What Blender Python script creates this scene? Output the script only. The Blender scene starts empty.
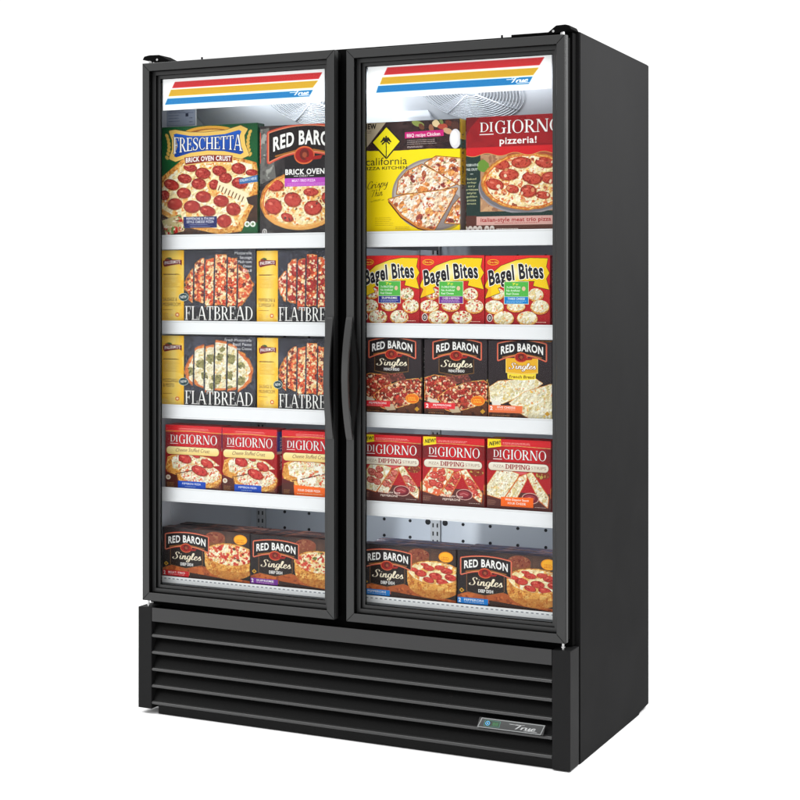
import bpy, bmesh, math, random
import numpy as np
from mathutils import Vector, Matrix

SC = bpy.context.scene
COL = SC.collection
R = math.radians

# ------------------------------------------------------------------ camera
cam = bpy.data.cameras.new('camera')
cam.sensor_fit = 'HORIZONTAL'; cam.sensor_width = 36.0
cam.lens = 70.94
cam.shift_x = 0.0; cam.shift_y = -0.1440
cam.clip_start = 0.05; cam.clip_end = 200
camo = bpy.data.objects.new('camera', cam); COL.objects.link(camo)
camo.location = (2.7962, -4.0032, 1.3067)
camo.rotation_euler = (R(90), 0, R(25.505))
SC.camera = camo

# ------------------------------------------------------------------ world: white studio surround
W = bpy.data.worlds.new('World'); SC.world = W; W.use_nodes = True
bg = W.node_tree.nodes['Background']
bg.inputs[0].default_value = (1.0, 1.0, 1.0, 1); bg.inputs[1].default_value = 1.10

# ------------------------------------------------------------------ studio softboxes
def area(name, loc, target, sx, sy, power, parent=None, col=(1, 1, 1)):
    l = bpy.data.lights.new(name, 'AREA'); l.shape = 'RECTANGLE'
    l.size = sx; l.size_y = sy; l.energy = power; l.color = col
    o = bpy.data.objects.new(name, l); COL.objects.link(o)
    o.location = loc
    d = Vector(target) - Vector(loc)
    o.rotation_euler = d.to_track_quat('-Z', 'Y').to_euler()
    if parent: o.parent = parent
    return o
area('softbox', (0.5, -1.9, 4.7), (0.6, -0.4, 0.0), 3.4, 2.0, 125)
area('softbox', (-3.1, -4.6, 1.05), (0.4, 0.0, 0.9), 2.0, 1.7, 34)
sb = area('softbox', (2.75, 0.45, 2.45), (1.39, 0.40, 1.75), 1.1, 1.1, 42)
sb.data.spread = R(95)
area('softbox', (-3.2, -0.6, 4.4), (0.0, 0.0, 0.2), 3.0, 3.0, 130)

SC.view_settings.view_transform = 'Standard'
SC.view_settings.look = 'None'
SC.view_settings.exposure = 0.0
SC.view_settings.gamma = 1.0
SC.cycles.max_bounces = 10
SC.cycles.transparent_max_bounces = 24
SC.cycles.use_denoising = True

# ------------------------------------------------------------------ materials
def s2l(c):
    return tuple((x / 12.92 if x <= 0.04045 else ((x + 0.055) / 1.055) ** 2.4) for x in c)

def mat(name, col, rough=0.5, spec=0.5, metal=0.0, bump=0.0, bscale=400.0, var=0.0, emit=None):
    m = bpy.data.materials.new(name); m.use_nodes = True
    nt = m.node_tree; b = nt.nodes['Principled BSDF']
    b.inputs['Base Color'].default_value = (*col, 1)
    b.inputs['Roughness'].default_value = rough
    b.inputs['Specular IOR Level'].default_value = spec
    b.inputs['Metallic'].default_value = metal
    if bump or var:
        tc = nt.nodes.new('ShaderNodeTexCoord')
        n = nt.nodes.new('ShaderNodeTexNoise'); n.inputs['Scale'].default_value = bscale
        n.inputs['Detail'].default_value = 3
        nt.links.new(tc.outputs['Object'], n.inputs['Vector'])
        if bump:
            bp = nt.nodes.new('ShaderNodeBump'); bp.inputs['Strength'].default_value = bump
            bp.inputs['Distance'].default_value = 0.0006
            nt.links.new(n.outputs['Fac'], bp.inputs['Height'])
            nt.links.new(bp.outputs['Normal'], b.inputs['Normal'])
        if var:
            n2 = nt.nodes.new('ShaderNodeTexNoise'); n2.inputs['Scale'].default_value = 6
            n2.inputs['Detail'].default_value = 5
            nt.links.new(tc.outputs['Object'], n2.inputs['Vector'])
            mr = nt.nodes.new('ShaderNodeMapRange')
            mr.inputs['To Min'].default_value = max(0.02, rough - var); mr.inputs['To Max'].default_value = rough + var
            nt.links.new(n2.outputs['Fac'], mr.inputs['Value'])
            nt.links.new(mr.outputs['Result'], b.inputs['Roughness'])
    if emit:
        b.inputs['Emission Color'].default_value = (*emit[:3], 1); b.inputs['Emission Strength'].default_value = emit[3]
    return m

M = {}
M['black_side'] = mat('black_coated_steel', (0.0085, 0.0085, 0.0087), 0.62, 0.03, bump=0.10, bscale=900, var=0.06)
M['black_door'] = mat('black_anodised_aluminium', (0.0175, 0.0178, 0.0178), 0.36, 0.33, bump=0.04, bscale=700, var=0.05)
M['black_grille'] = mat('black_painted_louvre', (0.0045, 0.0045, 0.0045), 0.34, 0.09, bump=0.05, bscale=800, var=0.05)
M['louvre_lip_highlight'] = mat('painted_louvre_highlight', (0.021, 0.021, 0.021), 0.30, 0.50, bump=0.05, bscale=800, var=0.05)  # highlight along the louvre lips, put into a lighter, shinier colour
M['black_post'] = mat('black_painted_post', (0.0075, 0.0075, 0.0077), 0.55, 0.09, bump=0.08, bscale=800, var=0.05)
M['white_edge'] = mat('white_edge_strip', (0.88, 0.89, 0.90), 0.4, 0.4, bump=0.03, bscale=120)
M['handle_web'] = mat('black_handle_scoop', (0.0022, 0.0022, 0.0022), 0.30, 0.10, bump=0.05, bscale=500)
M['black_panel'] = mat('black_painted_panel', (0.0145, 0.0145, 0.0148), 0.36, 0.33, bump=0.05, bscale=800, var=0.05)
M['black_deep'] = mat('black_rubber_and_recess_shade', (0.0018, 0.0018, 0.0018), 0.7, 0.03, bump=0.1, bscale=300)
M['black_plastic'] = mat('black_plastic', (0.008, 0.008, 0.009), 0.35, 0.3, bump=0.05, bscale=500)
M['handle'] = mat('black_handle', (0.0200, 0.0200, 0.0200), 0.26, 0.42, bump=0.04, bscale=700)
M['liner'] = mat('white_liner', (0.50, 0.52, 0.56), 0.45, 0.4, bump=0.03, bscale=60, var=0.08)
M['back'] = mat('grey_liner', (0.36, 0.39, 0.44), 0.30, 0.5, bump=0.03, bscale=60, var=0.05)
M['strip'] = mat('white_strip', (0.69, 0.70, 0.715), 0.40, 0.4, bump=0.03, bscale=120, var=0.05)
M['wire'] = mat('grey_coated_wire', (0.30, 0.31, 0.33), 0.4, 0.4, bump=0.05, bscale=400)
M['hole'] = mat('dark_hole', (0.016, 0.017, 0.019), 0.8, 0.1, bump=0.1, bscale=300)
M['steel'] = mat('bright_steel', (0.45, 0.45, 0.45), 0.32, 0.5, metal=1.0, bump=0.05, bscale=500)
M['shroud'] = mat('white_shroud', (0.56, 0.59, 0.64), 0.4, 0.4, bump=0.03, bscale=60, var=0.05)
M['guard'] = mat('white_guard', (0.58, 0.61, 0.66), 0.4, 0.4, bump=0.03, bscale=200)
M['fan'] = mat('grey_fan', (0.30, 0.32, 0.35), 0.5, 0.3, bump=0.05, bscale=200)
M['floor'] = mat('white_studio_floor', (0.95, 0.95, 0.95), 0.9, 0.0, bump=0.02, bscale=60)

def glass_mat():
    m = bpy.data.materials.new('door_glass'); m.use_nodes = True
    nt = m.node_tree; nt.nodes.clear()
    out = nt.nodes.new('ShaderNodeOutputMaterial'); mix = nt.nodes.new('ShaderNodeMixShader')
    tr = nt.nodes.new('ShaderNodeBsdfTransparent'); gl = nt.nodes.new('ShaderNodeBsdfGlossy')
    tr.inputs[0].default_value = (0.975, 0.982, 0.982, 1); gl.inputs['Roughness'].default_value = 0.015
    fr = nt.nodes.new('ShaderNodeFresnel'); fr.inputs['IOR'].default_value = 1.09
    n = nt.nodes.new('ShaderNodeTexNoise'); n.inputs['Scale'].default_value = 3.0
    bp = nt.nodes.new('ShaderNodeBump'); bp.inputs['Strength'].default_value = 0.02; bp.inputs['Distance'].default_value = 0.002
    nt.links.new(n.outputs['Fac'], bp.inputs['Height']); nt.links.new(bp.outputs['Normal'], gl.inputs['Normal'])
    nt.links.new(fr.outputs[0], mix.inputs[0]); nt.links.new(tr.outputs[0], mix.inputs[1]); nt.links.new(gl.outputs[0], mix.inputs[2])
    nt.links.new(mix.outputs[0], out.inputs[0])
    return m
M['glass'] = glass_mat()

# ------------------------------------------------------------------ mesh helpers
def link(name, bm, mats, parent=None, smooth=False):
    me = bpy.data.meshes.new(name)
    bmesh.ops.recalc_face_normals(bm, faces=bm.faces[:])
    bm.to_mesh(me); bm.free()
    for m in (mats if isinstance(mats, (list, tuple)) else [mats]): me.materials.append(m)
    if smooth:
        for p in me.polygons: p.use_smooth = True
    o = bpy.data.objects.new(name, me); COL.objects.link(o)
    if parent: o.parent = parent
    return o

def empty(name, loc=(0, 0, 0), parent=None):
    o = bpy.data.objects.new(name, None); COL.objects.link(o); o.location = loc
    o.empty_display_size = 0.1
    if parent: o.parent = parent
    return o

def bx(bm, x0, x1, y0, y1, z0, z1, bev=0.0, mi=0):
    r = bmesh.ops.create_cube(bm, size=1.0)
    vs = r['verts']
    for v in vs:
        v.co.x = x0 if v.co.x < 0 else x1
        v.co.y = y0 if v.co.y < 0 else y1
        v.co.z = z0 if v.co.z < 0 else z1
    fs = set(f for v in vs for f in v.link_faces)
    for f in fs: f.material_index = mi
    if bev > 0:
        es = list(set(e for v in vs for e in v.link_edges))
        rr = bmesh.ops.bevel(bm, geom=es, offset=bev, segments=2, profile=0.6, affect='EDGES')
        for f in rr['faces']: f.material_index = mi
    return vs

def poly_extrude(bm, pts, axis, a0, a1, mi=0):
    """prism: pts is a closed 2D outline, extruded along axis ('x': pts are (y,z); 'y': (x,z); 'z': (x,y))."""
    def co(p, a):
        return {'x': (a, p[0], p[1]), 'y': (p[0], a, p[1]), 'z': (p[0], p[1], a)}[axis]
    A = [bm.verts.new(co(p, a0)) for p in pts]; B = [bm.verts.new(co(p, a1)) for p in pts]
    n = len(pts); fs = [bm.faces.new(A), bm.faces.new(B[::-1])]
    for i in range(n):
        fs.append(bm.faces.new((A[i], B[i], B[(i + 1) % n], A[(i + 1) % n])))
    for f in fs: f.material_index = mi
    return fs

def tube(bm, p0, p1, r, n=8, mi=0):
    p0 = Vector(p0); p1 = Vector(p1); d = p1 - p0
    q = d.to_track_quat('Z', 'Y').to_matrix()
    a = []; b = []
    for i in range(n):
        t = 2 * math.pi * i / n
        v = q @ Vector((math.cos(t) * r, math.sin(t) * r, 0))
        a.append(bm.verts.new(p0 + v)); b.append(bm.verts.new(p1 + v))
    fs = [bm.faces.new(a), bm.faces.new(b[::-1])]
    for i in range(n): fs.append(bm.faces.new((a[i], b[i], b[(i + 1) % n], a[(i + 1) % n])))
    for f in fs: f.material_index = mi

def sweep(bm, path, r, n=6, closed=False):
    rings = []; m = len(path)
    for i, p in enumerate(path):
        p = Vector(p)
        a = Vector(path[(i - 1) % m] if closed or i > 0 else path[i]); b = Vector(path[(i + 1) % m] if closed or i < m - 1 else path[i])
        q = (b - a).to_track_quat('Z', 'Y').to_matrix()
        rings.append([bm.verts.new(p + q @ Vector((math.cos(2 * math.pi * k / n) * r, math.sin(2 * math.pi * k / n) * r, 0))) for k in range(n)])
    for i in range(m if closed else m - 1):
        A = rings[i]; B = rings[(i + 1) % m]
        for k in range(n): bm.faces.new((A[k], B[k], B[(k + 1) % n], A[(k + 1) % n]))
    if not closed:
        bm.faces.new(rings[0]); bm.faces.new(rings[-1][::-1])

def mitred_frame(bm, x0, x1, z0, z1, prof, mi=0, mats=None):
    """frame around a rectangle; prof = closed list of (inset, y), the bar's cross-section; mitred corners."""
    loops = []
    for (ins, y) in prof:
        loops.append([bm.verts.new((x0 + ins, y, z0 + ins)), bm.verts.new((x1 - ins, y, z0 + ins)),
                      bm.verts.new((x1 - ins, y, z1 - ins)), bm.verts.new((x0 + ins, y, z1 - ins))])
    n = len(prof)
    for i in range(n):
        A = loops[i]; B = loops[(i + 1) % n]
        for k in range(4):
            f = bm.faces.new((A[k], A[(k + 1) % 4], B[(k + 1) % 4], B[k])); f.material_index = mats[i] if mats else mi

# ------------------------------------------------------------------ print studio: flat packaging art painted in numpy
NRNG = np.random.default_rng(7)

def vnoise(h, w, scale, rng, octaves=3):
    out = np.zeros((h, w)); amp = 1.0; tot = 0
    for o in range(octaves):
        gh = max(2, int(h / scale) + 2); gw = max(2, int(w / scale) + 2)
        g = rng.random((gh, gw))
        yy = np.linspace(0, gh - 1.001, h); xx = np.linspace(0, gw - 1.001, w)
        y0 = yy.astype(int); x0 = xx.astype(int); fy = (yy - y0)[:, None]; fx = (xx - x0)[None, :]
        fy = fy * fy * (3 - 2 * fy); fx = fx * fx * (3 - 2 * fx)
        v = (g[y0][:, x0] * (1 - fy) * (1 - fx) + g[y0 + 1][:, x0] * fy * (1 - fx) + g[y0][:, x0 + 1] * (1 - fy) * fx + g[y0 + 1][:, x0 + 1] * fy * fx)
        out += v * amp; tot += amp; amp *= 0.5; scale = max(1.5, scale / 2)
    return out / tot

def c8(r, g, b): return np.array((r, g, b), float) / 255.0

_txt = {}
def sans_tris(s, bold):
    """triangles of a string in the built-in sans face; x 0..1 over its width, y in cap heights."""
    k = (s, bold)
    if k in _txt: return _txt[k]
    def tri(st):
        cu = bpy.data.curves.new('lettering', 'FONT'); cu.body = st; cu.size = 1.0
        cu.offset = {0: 0.0, 1: 0.018, 2: 0.034}[bold]; cu.resolution_u = 3
        cu.space_character = 1.0 + 0.05 * bold
        ob = bpy.data.objects.new('lettering', cu); COL.objects.link(ob)
        dg = bpy.context.evaluated_depsgraph_get()
        me = bpy.data.meshes.new_from_object(ob.evaluated_get(dg)); me.calc_loop_triangles()
        v = np.array([x.co[:2] for x in me.vertices]) if len(me.vertices) else np.zeros((0, 2))
        t = np.array([x.vertices[:] for x in me.loop_triangles], int) if len(me.loop_triangles) else np.zeros((0, 3), int)
        bpy.data.objects.remove(ob); bpy.data.curves.remove(cu); bpy.data.meshes.remove(me)
        return v[t] if len(t) else np.zeros((0, 3, 2))
    cap = tri('H')[:, :, 1].max()
    T = tri(s).copy()
    x0 = T[:, :, 0].min(); x1 = T[:, :, 0].max()
    T[:, :, 0] = (T[:, :, 0] - x0) / (x1 - x0); T[:, :, 1] /= cap
    _txt[k] = T
    return T

# --- a small serif face of its own (quads: thick stems, thin bars, bracketed feet)
def _q(x0, y0, x1, y1): return [[(x0, y0), (x1, y0), (x1, y1)], [(x0, y0), (x1, y1), (x0, y1)]]
def _stem(x, w=0.13, y0=0.0, y1=1.0, feet=(1, 1), s=0.075, t=0.055):
    o = _q(x, y0, x + w, y1)
    if feet[0]: o += _q(x - s, y0, x + w + s, y0 + t)
    if feet[1]: o += _q(x - s, y1 - t, x + w + s, y1)
    return o
def _diag(xa, ya, xb, yb, w): return [[(xa, ya), (xa + w, ya), (xb + w, yb)], [(xa, ya), (xb + w, yb), (xb, yb)]]
def _bowl(cx, cy, rx, ry, a0, a1, W=0.13, t=0.05, n=22):
    o = []; P = []
    for i in range(n + 1):
        a = math.radians(a0 + (a1 - a0) * i / n); c, s = math.cos(a), math.sin(a)
        w = t + (W - t) * abs(c) ** 1.3
        P.append(((cx + rx * c, cy + ry * s), (cx + (rx - w) * c, cy + (ry - t) * s)))
    for (a, b), (c, d) in zip(P, P[1:]): o += [[a, b, d], [a, d, c]]
    return o
def _path(pts, ws):
    o = []; L = []
    n = len(pts)
    for i in range(n):
        a = pts[max(0, i - 1)]; b = pts[min(n - 1, i + 1)]
        dx, dy = b[0] - a[0], b[1] - a[1]; l = math.hypot(dx, dy) or 1
        nx, ny = -dy / l * ws[i] / 2, dx / l * ws[i] / 2
        L.append(((pts[i][0] + nx, pts[i][1] + ny), (pts[i][0] - nx, pts[i][1] - ny)))
    for (a, b), (c, d) in zip(L, L[1:]): o += [[a, b, d], [a, d, c]]
    return o
def _smooth(pts, m=6):
    P = [pts[0]] + list(pts) + [pts[-1]]; out = []
    for i in range(1, len(P) - 2):
        p0, p1, p2, p3 = P[i - 1], P[i], P[i + 1], P[i + 2]
        for k in range(m):
            t = k / m
            out.append(tuple(0.5 * (2 * p1[j] + (p2[j] - p0[j]) * t + (2 * p0[j] - 5 * p1[j] + 4 * p2[j] - p3[j]) * t * t + (3 * p1[j] - p0[j] - 3 * p2[j] + p3[j]) * t ** 3) for j in range(2)))
    out.append(tuple(pts[-1]))
    return out
def serif_glyph(ch):
    if ch == 'A': return 0.78, _diag(0.02, 0, 0.30, 1, 0.06) + _diag(0.62, 0, 0.32, 1, 0.14)[::1] + _q(0.16, 0.30, 0.58, 0.36) + _q(-0.04, 0, 0.16, 0.05) + _q(0.54, 0, 0.84, 0.05)
    if ch == 'B': return 0.66, _stem(0.08) + _bowl(0.26, 0.76, 0.30, 0.24, -90, 90) + _bowl(0.26, 0.26, 0.36, 0.27, -90, 90) + _q(0.1, 0.94, 0.3, 1) + _q(0.1, 0, 0.3, 0.055) + _q(0.1, 0.49, 0.3, 0.54)
    if ch == 'C': return 0.68, _bowl(0.38, 0.5, 0.36, 0.52, 48, 312) + _q(0.60, 0.68, 0.66, 0.98) + _q(0.60, 0.08, 0.64, 0.2)
    if ch == 'D': return 0.76, _stem(0.08) + _bowl(0.26, 0.5, 0.46, 0.5, -90, 90) + _q(0.1, 0.945, 0.3, 1) + _q(0.1, 0, 0.3, 0.055)
    if ch == 'E': return 0.62, _stem(0.08) + _q(0.1, 0.945, 0.58, 1) + _q(0.1, 0, 0.6, 0.055) + _q(0.1, 0.49, 0.44, 0.54) + _q(0.53, 0.78, 0.58, 1) + _q(0.55, 0, 0.6, 0.24) + _q(0.41, 0.38, 0.45, 0.65)
    if ch == 'F': return 0.58, _stem(0.08) + _q(0.1, 0.945, 0.56, 1) + _q(0.1, 0.47, 0.42, 0.52) + _q(0.51, 0.76, 0.56, 1) + _q(0.39, 0.36, 0.43, 0.63)
    if ch == 'G': return 0.76, _bowl(0.38, 0.5, 0.36, 0.52, 48, 330) + _stem(0.55, 0.12, 0.02, 0.46, (0, 1), 0.09) + _q(0.60, 0.68, 0.66, 0.98)
    if ch == 'H': return 0.82, _stem(0.08) + _stem(0.6) + _q(0.1, 0.48, 0.7, 0.54)
    if ch == 'I': return 0.30, _stem(0.085)
    if ch == 'L': return 0.60, _stem(0.08) + _q(0.1, 0, 0.58, 0.055) + _q(0.53, 0, 0.58, 0.26)
    if ch == 'N': return 0.82, _stem(0.09, 0.055) + _stem(0.67, 0.055, feet=(0, 1)) + _diag(0.58, 0.0, 0.06, 1.0, 0.15)
    if ch == 'O': return 0.78, _bowl(0.39, 0.5, 0.37, 0.52, 0, 360, n=36)
    if ch == 'P': return 0.62, _stem(0.08) + _bowl(0.26, 0.72, 0.33, 0.28, -90, 90) + _q(0.1, 0.945, 0.3, 1) + _q(0.1, 0.44, 0.3, 0.49)
    if ch == 'R': return 0.72, _stem(0.08) + _bowl(0.26, 0.74, 0.32, 0.26, -90, 90) + _q(0.1, 0.945, 0.3, 1) + _q(0.1, 0.48, 0.32, 0.53) + _diag(0.54, 0, 0.24, 0.52, 0.15) + _q(0.52, 0, 0.76, 0.05)
    if ch == 'S':
        pts = _smooth([(0.50, 0.80), (0.40, 0.96), (0.24, 0.98), (0.09, 0.85), (0.13, 0.65), (0.34, 0.50), (0.47, 0.33), (0.42, 0.10), (0.24, 0.02), (0.09, 0.08), (0.04, 0.24)])
        n = len(pts); ws = [0.05 + 0.10 * math.exp(-((i / (n - 1) - 0.5) / 0.20) ** 2) for i in range(n)]
        return 0.58, _path(pts, ws) + _q(0.475, 0.70, 0.52, 1.0) + _q(0.02, 0.0, 0.065, 0.3)
    if ch == 'T': return 0.66, _stem(0.265, feet=(1, 0)) + _q(0.02, 0.945, 0.64, 1) + _q(0.02, 0.74, 0.07, 1) + _q(0.59, 0.74, 0.64, 1)
    if ch == ' ': return 0.32, []
    return 0.5, _stem(0.1)
SCRIPT = {
 'S': (0.85, [[(0.78, 0.80), (0.70, 1.0), (0.48, 1.02), (0.36, 0.82), (0.50, 0.58), (0.58, 0.32), (0.42, 0.04), (0.14, 0.02), (0.04, 0.18), (0.16, 0.28)]]),
 'C': (0.72, [[(0.72, 0.80), (0.66, 0.98), (0.44, 0.96), (0.22, 0.62), (0.18, 0.24), (0.34, 0.02), (0.56, 0.10), (0.72, 0.30)]]),
 'T': (0.72, [[(0.06, 0.86), (0.16, 0.98), (0.5, 0.93), (0.88, 1.0)], [(0.52, 0.94), (0.40, 0.50), (0.26, 0.10), (0.14, 0.02)]]),
 'D': (0.8, [[(0.3, 0.92), (0.2, 0.4), (0.12, 0.04)], [(0.02, 0.86), (0.2, 1.0), (0.56, 0.92), (0.70, 0.56), (0.50, 0.14), (0.12, 0.02)]]),
 'i': (0.34, [[(0.14, 0.56), (0.08, 0.18), (0.18, 0.02), (0.36, 0.20)], [(0.17, 0.74), (0.19, 0.80)]]),
 'n': (0.56, [[(0.12, 0.56), (0.04, 0.02)], [(0.07, 0.24), (0.24, 0.52), (0.36, 0.54), (0.36, 0.30), (0.34, 0.06), (0.44, 0.02), (0.58, 0.2)]]),
 'g': (0.54, [[(0.44, 0.52), (0.24, 0.58), (0.08, 0.36), (0.12, 0.08), (0.26, 0.04), (0.40, 0.26), (0.46, 0.56)], [(0.46, 0.56), (0.36, -0.10), (0.20, -0.36), (0.04, -0.28), (0.16, -0.10), (0.56, 0.16)]]),
 'l': (0.36, [[(0.02, 0.14), (0.22, 0.56), (0.32, 0.92), (0.22, 1.0), (0.12, 0.62), (0.10, 0.16), (0.18, 0.02), (0.38, 0.18)]]),
 'e': (0.46, [[(0.10, 0.28), (0.30, 0.36), (0.36, 0.50), (0.24, 0.58), (0.10, 0.36), (0.12, 0.08), (0.26, 0.01), (0.46, 0.20)]]),
 's': (0.44, [[(0.04, 0.16), (0.26, 0.58), (0.28, 0.40), (0.36, 0.20), (0.26, 0.02), (0.08, 0.06)], [(0.26, 0.02), (0.46, 0.16)]]),
 'r': (0.42, [[(0.10, 0.54), (0.04, 0.02)], [(0.07, 0.24), (0.20, 0.50), (0.36, 0.56), (0.40, 0.44)]]),
 'u': (0.56, [[(0.10, 0.56), (0.06, 0.16), (0.18, 0.02), (0.34, 0.20), (0.44, 0.56)], [(0.44, 0.56), (0.38, 0.12), (0.46, 0.02), (0.58, 0.2)]]),
 'p': (0.54, [[(0.14, 0.58), (0.06, 0.10), (-0.06, -0.40)], [(0.10, 0.30), (0.28, 0.58), (0.42, 0.48), (0.38, 0.14), (0.22, 0.02), (0.08, 0.12)]]),
 'y': (0.52, [[(0.10, 0.56), (0.08, 0.20), (0.20, 0.10), (0.36, 0.30), (0.46, 0.56)], [(0.46, 0.56), (0.34, -0.10), (0.18, -0.38), (0.04, -0.28)]]),
 'h': (0.56, [[(0.26, 1.0), (0.14, 0.5), (0.04, 0.02)], [(0.08, 0.24), (0.26, 0.54), (0.38, 0.52), (0.36, 0.26), (0.36, 0.06), (0.46, 0.02), (0.58, 0.2)]]),
}
def face_tris(s, face, bold=0, weight=0.12):
    if face == 'sans': return sans_tris(s, bold)
    k = (s, face, weight)
    if k in _txt: return _txt[k]
    x = 0.0; T = []
    for ch in s:
        if face == 'serif':
            adv, tr = serif_glyph(ch)
        else:
            adv, st = SCRIPT.get(ch, (0.3, [])); tr = []
            for p in st:
                pp = _smooth(p, 5); n = len(pp)
                ws = []
                for i in range(n):
                    a = pp[max(0, i - 1)]; b = pp[min(n - 1, i + 1)]
                    dx, dy = b[0] - a[0], b[1] - a[1]; l = math.hypot(dx, dy) or 1
                    down = max(0.0, abs(dy) / l)
                    ws.append(weight * (0.42 + 0.75 * down ** 2))
                tr += _path(pp, ws)
        T += [[(px + x, py) for px, py in t] for t in tr]
        x += adv * (1.0 if face == 'serif' else 0.98) + (0.04 if face == 'serif' else 0.0)
    T = np.array(T); x0 = T[:, :, 0].min(); x1 = T[:, :, 0].max()
    T[:, :, 0] = (T[:, :, 0] - x0) / (x1 - x0)
    _txt[k] = T
    return T

class Sheet:
    """a printed sheet, w x h design units, k pixels per unit; (0,0) is its top left corner."""
    def __init__(s, w, h, col, k=6, seed=1):
        s.w, s.h, s.k = w, h, k
        s.W, s.H = int(round(w * k)), int(round(h * k))
        s.a = np.empty((s.H, s.W, 3)); s.a[:] = np.array(col) / 255.0
        s.rng = np.random.default_rng(seed)
        s.yy, s.xx = np.mgrid[0:s.H, 0:s.W]
        s.X = (s.xx + 0.5) / k; s.Y = (s.yy + 0.5) / k
    def put(s, m, col, al=1.0):
        m = np.asarray(m, float) * al
        s.a = s.a * (1 - m[..., None]) + (np.array(col, float) / 255.0) * m[..., None]
    def noise(s, scale, oct=3): return vnoise(s.H, s.W, scale * s.k, s.rng, oct)
    def m_poly(s, pts):
        m = np.zeros((s.H, s.W), bool); P = np.array(pts, float) * s.k
        x0, y0 = np.maximum(np.floor(P.min(0)).astype(int), 0); x1 = min(s.W, int(P[:, 0].max()) + 1); y1 = min(s.H, int(P[:, 1].max()) + 1)
        if x1 <= x0 or y1 <= y0: return m
        X = s.xx[y0:y1, x0:x1] + 0.5; Y = s.yy[y0:y1, x0:x1] + 0.5; c = np.zeros(X.shape, bool); n = len(P)
        for i in range(n):
            xa, ya = P[i]; xb, yb = P[(i + 1) % n]
            if ya == yb: continue
            c ^= ((ya > Y) != (yb > Y)) & (X < (xb - xa) * (Y - ya) / (yb - ya) + xa)
        m[y0:y1, x0:x1] = c
        return m
    def m_rect(s, x0, y0, x1, y1, r=0.0):
        if r <= 0: return (s.X >= x0) & (s.X <= x1) & (s.Y >= y0) & (s.Y <= y1)
        cx, cy = (x0 + x1) / 2, (y0 + y1) / 2
        dx = np.maximum(np.abs(s.X - cx) - (x1 - x0) / 2 + r, 0); dy = np.maximum(np.abs(s.Y - cy) - (y1 - y0) / 2 + r, 0)
        return np.hypot(dx, dy) <= r
    def m_ell(s, cx, cy, rx, ry, rot=0.0, wob=0.0, wscale=4.0):
        c, sn = math.cos(rot), math.sin(rot); dx = s.X - cx; dy = s.Y - cy
        r = np.hypot((dx * c + dy * sn) / rx, (-dx * sn + dy * c) / ry)
        if wob: r = r + (s.noise(wscale) - 0.5) * 2 * wob
        return r <= 1
    def m_line(s, pts, w):
        m = np.zeros((s.H, s.W), bool)
        for (xa, ya), (xb, yb) in zip(pts, pts[1:]):
            dx, dy = xb - xa, yb - ya; L = dx * dx + dy * dy or 1e-9
            t = np.clip(((s.X - xa) * dx + (s.Y - ya) * dy) / L, 0, 1)
            m |= np.hypot(s.X - xa - t * dx, s.Y - ya - t * dy) <= w / 2
        return m
    def rect(s, x0, y0, x1, y1, col, r=0.0, al=1.0): s.put(s.m_rect(x0, y0, x1, y1, r), col, al)
    def poly(s, pts, col, al=1.0): s.put(s.m_poly(pts), col, al)
    def ell(s, cx, cy, rx, ry, col, rot=0.0, al=1.0, wob=0.0): s.put(s.m_ell(cx, cy, rx, ry, rot, wob), col, al)
    def line(s, pts, w, col, al=1.0): s.put(s.m_line(pts, w), col, al)
    def grow(s, m, r):
        n = int(round(r * s.k)); o = m.copy()
        for dy in range(-n, n + 1):
            for dx in range(-n, n + 1):
                if dx * dx + dy * dy <= n * n + 0.5 and (dx or dy):
                    o |= np.roll(np.roll(m, dy, 0), dx, 1)
        return o
    def m_text(s, t, x0, x1, y, h, face='sans', bold=0, y1=None, bow=0.0, flare=0.0, shear=0.0, weight=0.12):
        y1 = y if y1 is None else y1
        T = face_tris(t, face, bold, weight); a = T[:, :, 0]; b = T[:, :, 1]
        q = 4 * a * (1 - a)
        hh = h * (1 + flare * (1 - q))
        px = x0 + (x1 - x0) * a + shear * b * h
        py = y + (y1 - y) * a - bow * q - b * hh + (hh - h) * 0.5
        m = np.zeros((s.H, s.W), bool); k = s.k
        PX = px * k; PY = py * k
        for i in range(len(PX)):
            X3 = PX[i]; Y3 = PY[i]
            xa = max(0, int(X3.min() - 0.5)); xb = min(s.W, int(X3.max() + 1.5)); ya = max(0, int(Y3.min() - 0.5)); yb = min(s.H, int(Y3.max() + 1.5))
            if xb <= xa or yb <= ya: continue
            X = np.arange(xa, xb)[None, :] + 0.5; Y = np.arange(ya, yb)[:, None] + 0.5
            d = (X3[1] - X3[0]) * (Y3[2] - Y3[0]) - (X3[2] - X3[0]) * (Y3[1] - Y3[0])
            if abs(d) < 1e-9: continue
            sg = 1 if d > 0 else -1
            e = 1e-6
            ok = np.ones((yb - ya, xb - xa), bool)
            for j in range(3):
                x_, y_ = X3[j], Y3[j]; u, v = X3[(j + 1) % 3], Y3[(j + 1) % 3]
                ok &= sg * ((u - x_) * (Y - y_) - (X - x_) * (v - y_)) >= -e
            m[ya:yb, xa:xb] |= ok
        return m
    def text(s, t, x0, x1, y, h, col, out=None, ow=0.0, **kw):
        m = s.m_text(t, x0, x1, y, h, **kw)
        if out is not None: s.put(s.grow(m, ow), out)
        s.put(m, col)
    def small_print(s, x0, x1, y0, y1, n, col, al=0.8):
        for i in range(n):
            y = y0 + (y1 - y0) * i / max(1, n - 1); x = x0
            e = x1 - s.rng.random() * (x1 - x0) * 0.25
            while x < e:
                l = 0.6 + s.rng.random() * 1.8; s.rect(x, y, min(x + l, e), y + 0.55, col, al=al); x += l + 0.45
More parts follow.
